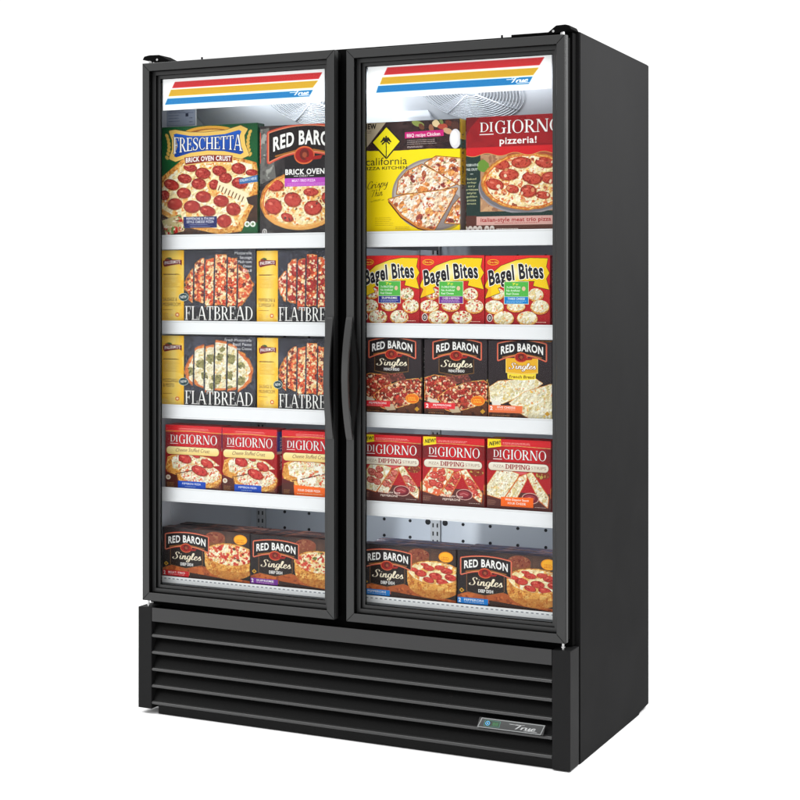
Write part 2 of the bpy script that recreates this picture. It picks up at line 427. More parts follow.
    def grade(s, m, ca, cb, axis='y', lo=None, hi=None):
        V = s.Y if axis == 'y' else s.X
        lo = 0 if lo is None else lo; hi = (s.h if axis == 'y' else s.w) if hi is None else hi
        t = np.clip((V - lo) / (hi - lo), 0, 1)[..., None]
        c = (np.array(ca) * (1 - t) + np.array(cb) * t) / 255.0
        mm = np.asarray(m, float)[..., None]; s.a = s.a * (1 - mm) + c * mm
    def blots(s, m, layers):
        for col, sc, cov in layers:
            n = s.noise(sc, 2); th = np.quantile(n, 1 - cov)
            s.put(np.clip((n - th) * 12, 0, 1) * m, col)
    def bits(s, m, n, size, cols):
        ys, xs = np.nonzero(m)
        if not len(ys): return
        for i in range(n):
            j = s.rng.integers(len(ys)); cx, cy = xs[j] / s.k, ys[j] / s.k
            r = size * (0.5 + s.rng.random()); c = cols[s.rng.integers(len(cols))]
            x0 = max(0, int((cx - 2 * r) * s.k)); x1 = min(s.W, int((cx + 2 * r) * s.k) + 1); y0 = max(0, int((cy - 2 * r) * s.k)); y1 = min(s.H, int((cy + 2 * r) * s.k) + 1)
            an = s.rng.random() * 3.14; q = 0.5 + 0.5 * s.rng.random()
            dx = s.X[y0:y1, x0:x1] - cx; dy = s.Y[y0:y1, x0:x1] - cy
            e = np.hypot((dx * math.cos(an) + dy * math.sin(an)) / r, (-dx * math.sin(an) + dy * math.cos(an)) / (r * q)) <= 1
            e &= m[y0:y1, x0:x1]
            s.a[y0:y1, x0:x1][e] = s.a[y0:y1, x0:x1][e] * 0.15 + 0.85 * np.array(c) / 255.0
    def pepperoni(s, m, lst, dark=(112, 36, 34), col=(160, 60, 54)):
        tex = s.noise(1.2, 2)
        for (cx, cy, rx, ry) in lst:
            rot = s.rng.random() * 0.4
            e = s.m_ell(cx, cy, rx, ry, rot, 0.05, 3) & m
            s.put(s.m_ell(cx + 0.2, cy + 0.35, rx * 1.06, ry * 1.08, rot, 0.05, 3) & m, (140, 70, 40), 0.7)
            s.put(e, dark); s.put(s.m_ell(cx, cy, rx * 0.88, ry * 0.86, rot, 0.04, 3) & m, col)
            s.put(e & (tex > 0.60), (182, 86, 76), 0.7); s.put(e & (tex < 0.36), (128, 36, 32), 0.7)
            s.put(s.m_ell(cx - rx * 0.3, cy - ry * 0.35, rx * 0.26, ry * 0.18, rot, 0.2, 1.5) & e, (236, 150, 130), 0.6)
    def crumb(s, m, style):
        if style == 'cheese':
            s.put(m, (238, 214, 166)); s.blots(m, [((230, 178, 112), 7, .36), ((248, 234, 200), 5, .34), ((216, 136, 80), 3.2, .13), ((250, 240, 214), 2.4, .16)])
        elif style == 'red':
            s.put(m, (206, 108, 72)); s.blots(m, [((232, 186, 140), 5, .42), ((182, 76, 56), 3.8, .30), ((246, 222, 184), 2.8, .24), ((124, 58, 44), 2.2, .10), ((210, 96, 70), 2.0, .14)])
        elif style == 'white':
            s.put(m, (226, 216, 184)); s.blots(m, [((238, 230, 206), 5, .4), ((216, 198, 150), 4, .22), ((220, 160, 104), 1.8, .06), ((168, 146, 96), 1.4, .04), ((246, 240, 222), 2.0, .18)])
        elif style == 'meat':
            s.put(m, (142, 66, 50)); s.blots(m, [((172, 76, 62), 4.5, .40), ((214, 172, 134), 2.8, .24), ((92, 46, 38), 2.6, .24), ((236, 214, 186), 1.8, .12), ((186, 66, 54), 2.0, .12)])
        elif style == 'crust':
            s.put(m, (214, 156, 88)); s.blots(m, [((232, 184, 116), 3, .4), ((186, 118, 58), 2.2, .25), ((150, 86, 40), 1.2, .08)])
        s.relief(m, {'white': 1.2, 'cheese': 1.2, 'crust': 1.0}.get(style, 2.2), 3.0)
    def relief(s, m, k=2.2, sc=2.4):
        n = s.noise(sc, 3); d = max(1, int(s.k * .35)); e = n - np.roll(np.roll(n, -d, 0), -d, 1)
        s.a = s.a * (1 + np.clip(e * k, -.35, .35)[..., None] * np.asarray(m, float)[..., None])
    def pizza(s, cx, cy, rx, ry, style='cheese', rim=0.13, clip=None, wob=0.03):
        n = (s.noise(6) - 0.5) * 2 * wob
        r = np.hypot((s.X - cx) / rx, (s.Y - cy) / ry) + n
        m = r <= 1
        if clip is not None: m &= clip
        s.crumb(m, 'crust')
        s.put(m & (r > 0.96), (160, 100, 50), 0.6)
        inner = (r <= 1 - rim) & m
        s.put((r <= 1 - rim * 0.75) & m, (200, 96, 50), 0.8)
        s.crumb(inner, style)
        return inner
    def material(s, name, rough=0.36, spec=0.20, ink=0.80, sat=1.12):      # ink: reflectance of the whitest board
        im = bpy.data.images.new(name, s.W, s.H, alpha=False)
        grain = (s.rng.random((s.H, s.W, 1)) - 0.5) * 0.02
        b = np.ones((s.H, s.W, 4), np.float32); c = np.clip(s.a + grain, 0, 1); g_ = c.mean(-1, keepdims=True); c = np.clip(g_ + (c - g_) * sat, 0, 1); c = c + (c * c * (3 - 2 * c) - c) * (0.30 if sat > 1 else 0); c = np.where(c <= .04045, c / 12.92, ((c + .055) / 1.055) ** 2.4) * ink
        b[..., :3] = np.where(c <= .0031308, c * 12.92, 1.055 * np.maximum(c, 1e-9) ** (1 / 2.4) - .055)[::-1]
        im.pixels.foreach_set(b.ravel()); im.update(); im.pack()
        m = bpy.data.materials.new(name); m.use_nodes = True; nt = m.node_tree; p = nt.nodes['Principled BSDF']
        t = nt.nodes.new('ShaderNodeTexImage'); t.image = im; t.extension = 'EXTEND'
        uv = nt.nodes.new('ShaderNodeUVMap'); uv.uv_map = 'print'
        nt.links.new(uv.outputs[0], t.inputs[0]); nt.links.new(t.outputs[0], p.inputs['Base Color'])
        tc = nt.nodes.new('ShaderNodeTexCoord'); n = nt.nodes.new('ShaderNodeTexNoise'); n.inputs['Scale'].default_value = 14
        nt.links.new(tc.outputs['Object'], n.inputs['Vector'])
        bp = nt.nodes.new('ShaderNodeBump'); bp.inputs['Strength'].default_value = 0.12; bp.inputs['Distance'].default_value = 0.004
        nt.links.new(n.outputs['Fac'], bp.inputs['Height']); nt.links.new(bp.outputs['Normal'], p.inputs['Normal'])
        p.inputs['Roughness'].default_value = rough; p.inputs['Specular IOR Level'].default_value = spec
        return m

WHITE = (248, 246, 242)
def baron_logo(S, x0, x1, y, h, arch, dark=(38, 28, 30), edge=(196, 92, 76)):
    """arched badge with the white lettering, red scarf roundel below it."""
    w = x1 - x0; cx = (x0 + x1) / 2; px = w * 0.065
    top = []; bot = []
    for i in range(25):
        t = i / 24; q = 4 * t * (1 - t); x = x0 - px + (w + 2 * px) * t
        top.append((x, y - arch * q - h * 1.32)); bot.append((x, y - arch * 1.05 * q + h * 0.52 + 0.25 * h * (1 - q)))
    m = S.m_poly(top + bot[::-1])
    S.put(S.grow(m, h * 0.17), edge); S.put(S.grow(m, h * 0.06), (226, 150, 120)); S.put(m, dark)
    for s_ in (-1, 1):                                    # gold script lines either side
        a = [(cx + s_ * w * 0.12, y - arch * 0.82 + h * 0.36), (cx + s_ * w * 0.46, y - arch * 0.10 + h * 0.42)]
        S.line(a, h * 0.13, (206, 140, 60), 0.7)
    ex, ey = cx - w * 0.02, y - arch + h * 0.82
    S.ell(ex, ey, w * 0.155, h * 0.66, (206, 110, 70)); S.ell(ex, ey, w * 0.14, h * 0.55, (150, 40, 36))
    S.ell(ex, ey - h * .06, w * 0.072, h * 0.42, (104, 40, 32)); S.ell(ex + w * .004, ey - h * .02, w * 0.036, h * 0.20, (150, 84, 60))
    S.poly([(ex, ey + h * .18), (ex + w * .28, ey + h * .02), (ex + w * .25, ey + h * .30), (ex + w * .06, ey + h * .38)], (150, 40, 36))
    S.text('RED BARON', x0, x1, y, h, WHITE, out=(26, 18, 20), ow=h * 0.08, bold=2, bow=arch)

def digiorno(S, x0, xm, x1, y, h, slope=0.0):
    d = xm - x0
    S.text('DI', x0, x0 + d * 0.86, y - h * 0.18, h * 0.74, WHITE, out=(110, 14, 24), ow=0.35, face='serif', y1=y - h * 0.18 + slope * d)
    S.line([(x0, y + 0.02 * h), (x0 + d * 0.88, y + 0.02 * h)], h * 0.07, WHITE)
    S.text('GIORNO', xm, x1, y + slope * d, h, WHITE, out=(110, 14, 24), ow=0.35, face='serif', y1=y + slope * (x1 - x0))

# ---- printed fronts -------------------------------------------------------------------------------------------------
def art_brick_crust_green():
    S = Sheet(96.5, 108.5, (26, 92, 54), seed=11)
    f = lambda x, y: (x / 6.67 - 1, y / 6.67 - 5)
    S.grade(np.ones((S.H, S.W), bool), (20, 84, 48), (34, 104, 62))
    S.poly([f(0, 700), f(0, 590), f(200, 560), f(650, 520), f(660, 760), f(0, 760)], (74, 52, 40))
    S.blots(S.m_poly([f(0, 640), f(650, 540), f(660, 760), f(0, 760)]), [((58, 38, 30), 4, .4), ((96, 68, 50), 2, .2)])
    S.poly([f(560, 690), f(660, 670), f(660, 760), f(520, 760)], (30, 92, 56))
    body = S.m_poly([f(5, 370), f(150, 255), f(330, 232), f(510, 250), f(640, 290), f(660, 400), f(650, 520), f(600, 600), f(545, 725), f(400, 742), f(170, 690), f(10, 600)])
    body = S.grow(body, .5)
    S.crumb(body, 'crust')
    inn = S.m_poly([f(30, 385), f(165, 275), f(330, 252), f(505, 268), f(615, 300), f(625, 420), f(590, 560), f(520, 690), f(400, 712), f(180, 665), f(14, 570), f(10, 440)])
    S.crumb(inn, 'cheese')
    P = [(205, 305, 45, 25), (290, 345, 50, 35), (400, 332, 47, 32), (527, 322, 47, 34), (612, 350, 38, 20), (168, 375, 47, 30), (78, 412, 52, 33), (262, 412, 47, 35),
         (440, 380, 42, 32), (365, 420, 32, 32), (535, 415, 52, 36), (30, 480, 32, 32), (162, 470, 47, 34), (293, 497, 50, 36), (412, 528, 50, 37), (100, 540, 50, 37),
         (217, 560, 54, 40), (322, 590, 52, 32), (492, 583, 47, 40), (432, 658, 47, 42)]
    S.pepperoni(body, [(*f(a, b), c / 6.67, d / 6.67) for a, b, c, d in P])
    pull = S.m_poly([f(395, 400), f(480, 430), f(592, 488), f(566, 545), f(380, 456)])
    S.put(pull, (240, 226, 188))
    for i in range(8):
        x = 405 + i * 22; y = 430 + i * 11
        S.line([f(x, y), f(x - 12, y + 28)], 1.1, (120, 84, 54))
    S.poly([f(578, 512), f(660, 490), f(660, 580), f(590, 550)], (66, 50, 46))
    # crest
    sh = [f(66, 62), f(104, 58), f(200, 78), f(310, 84), f(440, 76), f(540, 50), f(582, 72), f(560, 110), f(566, 170), f(592, 238), f(545, 256), f(430, 226), f(320, 218), f(210, 228), f(106, 258), f(66, 240), f(88, 180), f(88, 120)]
    m = S.m_poly(sh)
    S.put(S.m_ell(*f(330, 86), 26, 7.2), (214, 160, 70)); S.put(S.m_ell(*f(330, 92), 22, 5.5), (150, 100, 44)); S.put(S.m_ell(*f(340, 100), 19, 5.6), (226, 180, 100))
    for sx, bx_ in ((-1, 62), (1, 588)):
        for i in range(7):
            S.ell(*f(bx_ - sx * (abs(i - 3) ** 2) * -1.6, 90 + i * 24), 1.5, 2.4, (206, 168, 92), rot=sx * 0.6)
    S.put(S.grow(m, 1.1), (122, 84, 40)); S.put(S.grow(m, 0.7), (240, 204, 130)); S.put(m, (232, 190, 110))
    ins = S.m_poly([f(92, 84), f(110, 78), f(205, 98), f(312, 103), f(440, 96), f(530, 74), f(546, 84), f(534, 112), f(540, 168), f(560, 220), f(540, 232), f(430, 206), f(320, 198), f(210, 208), f(110, 234), f(96, 226), f(114, 176), f(112, 120)])
    S.grade(ins, (36, 96, 178), (24, 70, 140), lo=8, hi=30)
    S.text('FRESCHETTA', *[f(x, 0)[0] for x in (92, 552)], f(0, 194)[1], 11.6, WHITE, out=(16, 44, 96), ow=0.5, face='serif', bow=0.6, flare=0.42)
    S.poly([f(160, 232), f(330, 220), f(494, 232), f(490, 286), f(330, 276), f(168, 292)], (226, 186, 120))
    S.poly([f(166, 238), f(330, 226), f(488, 237), f(484, 280), f(330, 270), f(174, 285)], (124, 36, 36))
    S.text('BRICK OVEN CRUST', f(176, 0)[0], f(478, 0)[0], f(0, 272)[1], 4.6, WHITE, bold=2, bow=1.2)
    S.rect(*f(160, 627), *f(385, 700), (38, 46, 98))
    S.text('PEPPERONI & ITALIAN', f(180, 0)[0], f(366, 0)[0], f(0, 648)[1], 2.3, (236, 238, 246), bold=1)
    S.text('STYLE CHEESE PIZZA', f(182, 0)[0], f(364, 0)[0], f(0, 669)[1], 2.3, (236, 238, 246), bold=1)
    S.small_print(f(205, 0)[0], f(350, 0)[0], f(0, 677)[1], f(0, 690)[1], 2, (190, 196, 220))
    tr = S.m_poly([f(14, 648), f(140, 606), f(172, 718), f(40, 748)])
    S.put(tr, (196, 182, 140)); S.blots(tr, [((186, 44, 40), 4, .28), ((96, 140, 70), 3, .2), ((240, 226, 200), 2, .2), ((120, 52, 36), 2, .12)])
    S.poly([f(528, 392), f(650, 368), f(650, 412), f(534, 424)], (72, 112, 158))
    S.text('ITALIAN CHEESE', f(536, 0)[0], f(644, 0)[0], f(0, 410)[1], 2.4, (220, 232, 240), bold=1, y1=f(0, 396)[1])
    for x in (583, 620):
        S.ell(*f(x, 682), 2.7, 2.8, (236, 240, 232)); S.ell(*f(x, 682), 1.4, 1.4, (120, 140, 110))
    return S.material('print_green_crust')

def art_brick_oven_dark():
    S = Sheet(90, 108, (58, 54, 55), seed=12)
    f = lambda x, y: (x / 6.67 - 5, y / 6.67 - 5.5)
    al = np.ones((S.H, S.W), bool)
    S.blots(al, [((74, 70, 70), 9, .35), ((46, 42, 44), 6, .3)])
    lf = S.m_poly([f(30, 60), f(110, 50), f(150, 380), f(30, 420)])
    S.put(lf, (128, 128, 124), 0.75); S.blots(lf, [((158, 158, 152), 5, .35), ((92, 90, 88), 4, .3)])
    S.rect(*f(100, 40), *f(620, 75), (66, 52, 48))
    inn = S.pizza(*f(322, 535), 43.5, 28.5, 'cheese', rim=0.10)
    S.bits(inn, 70, 1.3, [(150, 90, 60), (120, 76, 52), (226, 160, 120), (206, 120, 84)])
    P = [(145, 430, 60, 36), (130, 565, 62, 50), (270, 525, 60, 46), (400, 478, 52, 26), (415, 582, 62, 46), (530, 520, 54, 42), (230, 640, 44, 26), (540, 640, 44, 30)]
    S.pepperoni(inn, [(*f(a, b), c / 6.67, d / 6.67) for a, b, c, d in P], dark=(130, 50, 44), col=(186, 82, 72))
    S.bits(inn, 26, 1.0, [(96, 70, 60), (70, 60, 54), (240, 226, 196)])
    m = S.m_ell(*f(322, 535), 43.5, 28.5) & (S.Y > f(0, 620)[1]) & ~S.m_ell(*f(322, 515), 42.5, 26.5)
    S.put(m, (226, 172, 108), 0.75)
    S.rect(*f(213, 230), *f(600, 386), (38, 33, 36))
    S.rect(*f(213, 386), *f(600, 440), (184, 92, 186))
    S.text('MEAT-TRIO PIZZA', f(266, 0)[0], f(432, 0)[0], f(0, 411)[1], 2.5, (246, 226, 246), bold=1)
    S.small_print(f(232, 0)[0], f(560, 0)[0], f(0, 420)[1], f(0, 430)[1], 2, (226, 176, 226))
    baron_logo(S, f(130, 0)[0], f(596, 0)[0], f(0, 205)[1], 13.4, 6.0)
    S.text('BRICK OVEN', f(218, 0)[0], f(496, 0)[0], f(0, 362)[1], 5.2, WHITE, bold=2)
    S.text('CRUST', f(318, 0)[0], f(382, 0)[0], f(0, 379)[1], 1.8, (220, 214, 210), bold=1)
    S.line([f(280, 373), f(310, 373)], 0.4, WHITE); S.line([f(390, 373), f(420, 373)], 0.4, WHITE)
    S.ell(*f(68, 733), 2.6, 2.9, (232, 230, 226)); S.ell(*f(68, 733), 1.7, 2.0, (70, 64, 64)); S.ell(*f(68, 733), .7, 1.4, (232, 230, 226))
    S.small_print(f(96, 0)[0], f(130, 0)[0], f(0, 727)[1], f(0, 742)[1], 3, (160, 156, 152))
    return S.material('print_brick_oven')

def art_flatbread(kind, seed):
    S = Sheet(95, 72.5, (58, 58, 66), seed=seed)
    f = lambda x, y: (x / 6.67 - 6, y / 6.67 - 29.5)
    al = np.ones((S.H, S.W), bool)
    S.blots(al, [((72, 72, 82), 6, .35), ((48, 47, 54), 4, .3), ((104, 106, 120), 1.2, .10), ((132, 134, 148), 0.6, .04)])
    S.grade(S.m_rect(20, 58, 95, 73), (48, 46, 50), (40, 38, 42), lo=58, hi=73)
    cuts = [265, 338, 403, 487, 556]
    dy = [22, -10, 8, -18, -4, 18]
    edges = [180] + cuts + [680]
    for i in range(6):
        c = S.m_poly([f(edges[i] + (6 if i else 0), 200), f(edges[i + 1] - 6 + 3, 200), f(edges[i + 1] - 6 - 6, 680), f(edges[i] - 6 + (6 if i else 0), 680)])
        cx, cy = f(430, 412 + dy[i])
        if kind == 'pesto':
            inn = S.pizza(cx, cy, 33.8, 25.5, 'white', rim=0.09, clip=c, wob=.07)
            S.put(S.m_ell(cx, cy, 33.8, 25.5) & ~S.m_ell(cx, cy, 31.4, 23.4) & c, (196, 100, 76), 0.4)
        else:
            inn = S.pizza(cx, cy, 33.8, 25.8, 'red', rim=0.03, clip=c, wob=.09)
        if kind == 'pesto':
            G = [(378, 250, 34), (310, 292, 34), (245, 340, 28), (335, 370, 24), (440, 240, 26), (512, 250, 32), (500, 365, 30), (415, 390, 34), (575, 395, 30), (580, 290, 26), (390, 438, 22), (505, 452, 22), (455, 190, 18)]
            for gx, gy, gr in G:
                e = S.m_ell(*f(gx, gy + 97), gr / 7.0, gr / 7.0, wob=.55, wscale=2.2) & inn
                S.put(e, (126, 122, 82), .9); S.blots(e, [((160, 154, 108), 1.8, .35), ((86, 88, 56), 1.4, .22)])
        elif kind == 'pepperoni':
            P = [(255, 400, 38), (330, 330, 40), (395, 262, 34), (395, 345, 40), (470, 300, 36), (330, 430, 40), (430, 430, 42), (500, 390, 40), (560, 330, 40), (600, 410, 36), (520, 480, 40), (380, 510, 38), (450, 540, 36), (300, 500, 30), (560, 500, 30)]
            S.pepperoni(inn, [(*f(x, y), r / 6.67, r / 7) for x, y, r in P], dark=(110, 30, 32), col=(158, 54, 52))
            S.bits(inn, 26, 1.3, [(244, 232, 206), (236, 214, 170)])
        else:
            S.bits(inn, 34, 1.4, [(244, 226, 186), (226, 176, 120), (122, 56, 50), (176, 70, 52), (240, 214, 160), (92, 50, 48)])
    S.grade(S.m_rect(0, 0, 12, 73), (240, 178, 50), (252, 214, 130), 'x', 0, 12); S.grade(S.m_rect(12, 0, 23.5, 73), (252, 214, 130), (240, 178, 54), 'x', 14, 23.5)
    S.blots(S.m_rect(0, 0, 23.5, 73), [((250, 206, 110), 6, .3)])
    S.ell(*f(95, 254), 3, 1.4, (72, 96, 62)); S.ell(*f(80, 258), 2, 1.0, (130, 70, 50))
    S.poly([f(54, 266), f(110, 258), f(182, 262), f(182, 300), f(168, 290), f(110, 298), f(66, 308), f(56, 296)], (116, 32, 38))
    S.text("PALERMO'S", f(66, 0)[0], f(172, 0)[0], f(0, 293)[1], 3.2, WHITE, bold=1, y1=f(0, 285)[1], bow=.4)
    S.small_print(2.6, 20, 23.6, 24.2, 2, (96, 60, 30), .9)
    S.small_print(2.6, 20, 26.8, 36.4, 7, (176, 130, 60), .75)
    two = {'sausage': ('SAUSAGE &', 'MUSHROOM'), 'pepperoni': ('PEPPERONI &', 'SOPPRESSATA'), 'pesto': ('MOZZARELLA', '& PESTO')}[kind]
    dyn = 3.2 if kind == 'pesto' else 0
    S.text(two[0], 2.2, 20.5 if kind != 'sausage' else 16.5, 51 - dyn, 3.5, (110, 72, 42)); S.text(two[1], 2.2, 19.8 if kind != 'pesto' else 13.5, 56 - dyn, 3.5, (110, 72, 42))
    S.small_print(2.2, 14, 59.4, 60, 1, (140, 96, 50))
    S.ell(16.8, 64.7, 2.1, 2.1, (206, 92, 60)); S.ell(16.8, 64.7, 1.2, 1.2, (250, 226, 180)); S.ell(11.5, 65.2, 1.8, 1.6, (236, 200, 130))
    S.small_print(2.2, 8, 63.5, 68, 4, (170, 120, 60))
    if kind != 'pepperoni':
        S.ell(23.2, 47.0, 5.0, 4.0, (196, 210, 206)); S.ell(23.2, 47.0, 4.6, 3.6, (28, 66, 72))
        S.text('NEW', 20.0, 26.4, 48.4, 2.7, WHITE, bold=1, y1=47.9)
    L = {'sausage': ['Mozzarella', 'Sausage', 'Mushroom', 'Onion', 'Basil'], 'pesto': ['Fresh Mozzarella', 'Basil Pesto', 'Romano Cheese'], 'pepperoni': ['Pepperoni', 'Soppressata', 'Mozzarella']}[kind]
    for i, t in enumerate(L):
        S.text(t, 91 - len(t) * 1.65, 91, 4.8 + i * 4.3, 2.7, (226, 226, 228))
    S.text('FLATBREAD', 24.7, 92, 69.6, 13.6, WHITE, out=(16, 14, 16), ow=0.7, face='serif')
    return S.material('print_flatbread_' + kind)

def art_stuffed(kind, seed):
    S = Sheet(56.5, 64, (96, 34, 34), seed=seed)
    f = lambda x, y: (x / 7.27 - 10.3, y / 7.27 - 14.4 - 0.04 * (x / 7.27 - 10.3))
    g = lambda x: x / 7.27 - 10.3
    S.rect(0, 0, 57, 28, (168, 26, 38))
    S.rect(0, 0, 57, 6.2, (198, 36, 46))
    S.grade(S.m_rect(0, 7, 28, 24), (120, 20, 32), (188, 26, 40), 'x', 0, 14); S.grade(S.m_rect(28, 7, 57, 24), (188, 26, 40), (120, 20, 32), 'x', 44, 57)
    S.line([(0, 6.6), (28, 5.9), (57, 7.0)], 0.6, (226, 176, 96))
    S.small_print(14, 46, 3.2, 4.6, 2, (240, 180, 170), .8)
    S.put(S.m_rect(0, 28, 57, 47), (150, 30, 36))
    up_ = S.m_poly([f(78, 420), f(92, 340), f(150, 318), f(300, 322), f(400, 345), f(470, 400), f(300, 425), f(150, 470), f(90, 448)])
    S.crumb(up_, 'crust'); iu = S.m_poly([f(120, 350), f(160, 326), f(300, 328), f(400, 350), f(470, 400), f(290, 418), f(190, 440), f(130, 420)])
    S.crumb(iu, 'white'); S.blots(iu, [((206, 84, 60), 1.3, .12)])
    S.put(S.m_ell(*f(325, 490), 22.5, 13.2), (150, 92, 46))
    S.crumb(S.m_ell(*f(325, 478), 22.3, 12.4), 'crust')
    il = S.m_ell(*f(330, 462), 20, 9.6); S.crumb(il, 'white'); S.blots(il, [((208, 90, 64), 1.5, .24), ((180, 60, 44), 1.0, .10)])
    S.line([f(150, 462), f(260, 440), f(330, 420), f(420, 402)], 0.8, (84, 40, 30))
    if kind == 'pepperoni':
        S.pepperoni(up_ | il, [(*f(220, 352), 6.6, 4.4), (*f(380, 385), 6.6, 3.8), (*f(325, 438), 8.0, 4.4), (*f(300, 330), 4, 2)], dark=(140, 36, 40), col=(196, 70, 66))
    else:
        S.blots(iu | il, [((250, 244, 228), 2.2, .4)])
    S.poly([f(70, 480), f(160, 470), f(170, 520), f(170, 600), f(60, 600)], (84, 42, 34))
    S.poly([f(60, 560), f(480, 560), f(480, 610), f(60, 610)], (84, 40, 34))
    pill = S.m_rect(g(84), 21.6, g(466), 29.4, 3.6)
    S.put(S.grow(pill, .5), (120, 26, 30)); S.grade(pill, (250, 232, 176), (232, 200, 130), lo=21, hi=30)
    S.text('Cheese Stuffed Crust', g(150), g(396), 26.8, 3.5, (112, 70, 60), shear=.22, bow=.6)
    digiorno(S, g(112), g(176), g(452), 18.4, 9.0)
    if kind == 'pepperoni':
        S.rect(g(168), 55.5, g(370), 63, (30, 84, 178), .8)
        S.text('PEPPERONI PIZZA', g(200), g(335), 59.0, 1.9, WHITE, bold=1); S.small_print(g(220), g(315), 60.6, 60.8, 1, (210, 224, 246))
        S.ell(g(97), 52.5, 2.4, 2.4, (226, 214, 196)); S.ell(g(97), 52.5, 1.2, 1.2, (176, 150, 130))
    else:
        S.poly([(11.7, 52.5), (46, 54), (46, 64), (12.6, 64)], (238, 112, 40))
        S.text('FOUR CHEESE PIZZA', 16, 38, 58.2, 2.1, WHITE, bold=1); S.small_print(15, 40, 60.2, 60.4, 1, (255, 226, 200))
    S.small_print(2, 9, 57.5, 61, 4, (176, 140, 80), .7); S.small_print(48, 55, 58, 60.5, 3, (196, 160, 110), .7)
    return S.material('print_stuffed_' + kind)

def art_deep_dish(tag, flav, top, seed):
    S = Sheet(88, 51, (46, 39, 41), seed=seed)
    sl = lambda x: 0.072 * x
    f = lambda x, y: (x / 8 - 7, y / 8 - 26.9 - 0.070 * (x / 8 - 7))
    g = lambda x: x / 8 - 7
    S.grade(np.ones((S.H, S.W), bool), (52, 45, 46), (38, 31, 32))
    S.put(np.clip(1 - np.hypot((S.X - 60) / 34, (S.Y - 8) / 16), 0, 1), (122, 92, 76), .8)
    # wooden board
    b = S.m_poly([(-1, 42), (6, 39), (22, 35), (42, 36.5), (60, 44), (89, 47.5), (89, 52), (40, 52), (20, 44), (-1, 47.5)])
    S.put(b, (168, 96, 54)); S.blots(b, [((190, 112, 64), 5, .35), ((140, 76, 44), 3, .25)])
    S.poly([(28, 44), (50, 46), (89, 50), (89, 52), (28, 52)], (60, 42, 36))
    # pizza behind, soft
    S.put(S.m_ell(*f(486, 320), 9.8, 8.0), (150, 100, 62)); S.put(S.m_ell(*f(486, 300), 9.8, 5.6), (160, 92, 68))
    S.blots(S.m_ell(*f(486, 300), 9.2, 5.0), [((186, 130, 96), 1.8, .3), ((130, 60, 48), 1.5, .3)])
    S.put(S.m_rect(*f(400, 232), *f(580, 420)), (54, 44, 44), .25)
    # deep pan pizza
    cx, cy = f(600, 440)
    side = S.m_ell(cx, cy + 10.5, 24.4, 13.5) | (S.m_rect(cx - 24.9, cy, cx + 24.9, cy + 10))
    side &= ~S.m_rect(0, 0, 88, cy - 1)
    S.crumb(side, 'crust'); S.put(side & (S.Y > cy + 16), (160, 104, 52), .5)
    S.crumb(S.m_ell(cx, cy, 25.2, 11.6, wob=.02), 'crust')
    inn = S.m_ell(cx, cy - .2, 23.2, 10.2, wob=.03); S.crumb(inn, 'cheese')
    if top == 'pepperoni':
        P = [(500, 440, 44, 24), (560, 400, 40, 20), (610, 460, 46, 25), (690, 420, 44, 22), (640, 395, 36, 16), (720, 470, 42, 24), (560, 490, 40, 20), (660, 505, 44, 22), (455, 415, 30, 15), (530, 375, 30, 12)]
        S.pepperoni(inn, [(*f(a, b_), c / 8, d / 8) for a, b_, c, d in P], dark=(150, 44, 42), col=(198, 78, 68))
    else:
        S.blots(inn, [((196, 84, 70), 3.0, .42), ((244, 222, 180), 1.5, .22), ((172, 52, 46), 1.6, .16)])
        S.bits(inn, 30, 1.3, [(206, 92, 74), (240, 214, 170), (186, 60, 52)] + ([(120, 130, 70), (96, 108, 60)] if top == 'supreme' else [(90, 64, 48)]))
    m = S.m_ell(*f(686, 318), 6.6, 5.0); S.put(m, (236, 150, 44)); S.put(S.m_ell(*f(686, 318), 5.6, 4.1), (246, 176, 60))
    S.small_print(g(655), g(716), f(0, 318)[1] - 6.2, f(0, 318)[1] - 3.6, 3, (196, 92, 30), .9)
    pan = [f(124, 388), f(250, 372), f(382, 400), f(382, 522), f(250, 548), f(124, 520)]
    pm = S.m_poly(pan); S.put(S.grow(pm, .55), (130, 96, 62)); S.put(pm, (44, 33, 30))
    baron_logo(S, g(104), g(408), f(104, 352)[1], 7.0, 2.6)
    S.text('Singles', g(136), g(374), f(136, 472)[1], 6.8, (246, 232, 204), face='script', weight=.13, shear=.10)
    S.text('DEEP DISH', g(204), g(306), f(204, 526)[1], 2.9, WHITE, bold=2)
    y = f(87, 512)[1]; S.poly([(g(68), y), (g(87), y - 2.2), (g(106), y), (g(87), y + 2.2)], (206, 160, 60)); S.ell(g(87), y, .9, .9, (90, 60, 20))
    y0, y1 = f(60, 562)[1], f(60, 606)[1]
    S.rect(0, y0, g(272), y1, tag, .5)
    S.text('2', 1.0, 3.2, y1 - 1.1, 3.6, WHITE, bold=2)
    S.text(flav, 6, g(240), y0 + 3.0, 2.0, WHITE, bold=1); S.small_print(6, g(262), y0 + 3.8, y0 + 4.0, 1, (250, 220, 220), .7)
    return S.material('print_deep_dish')

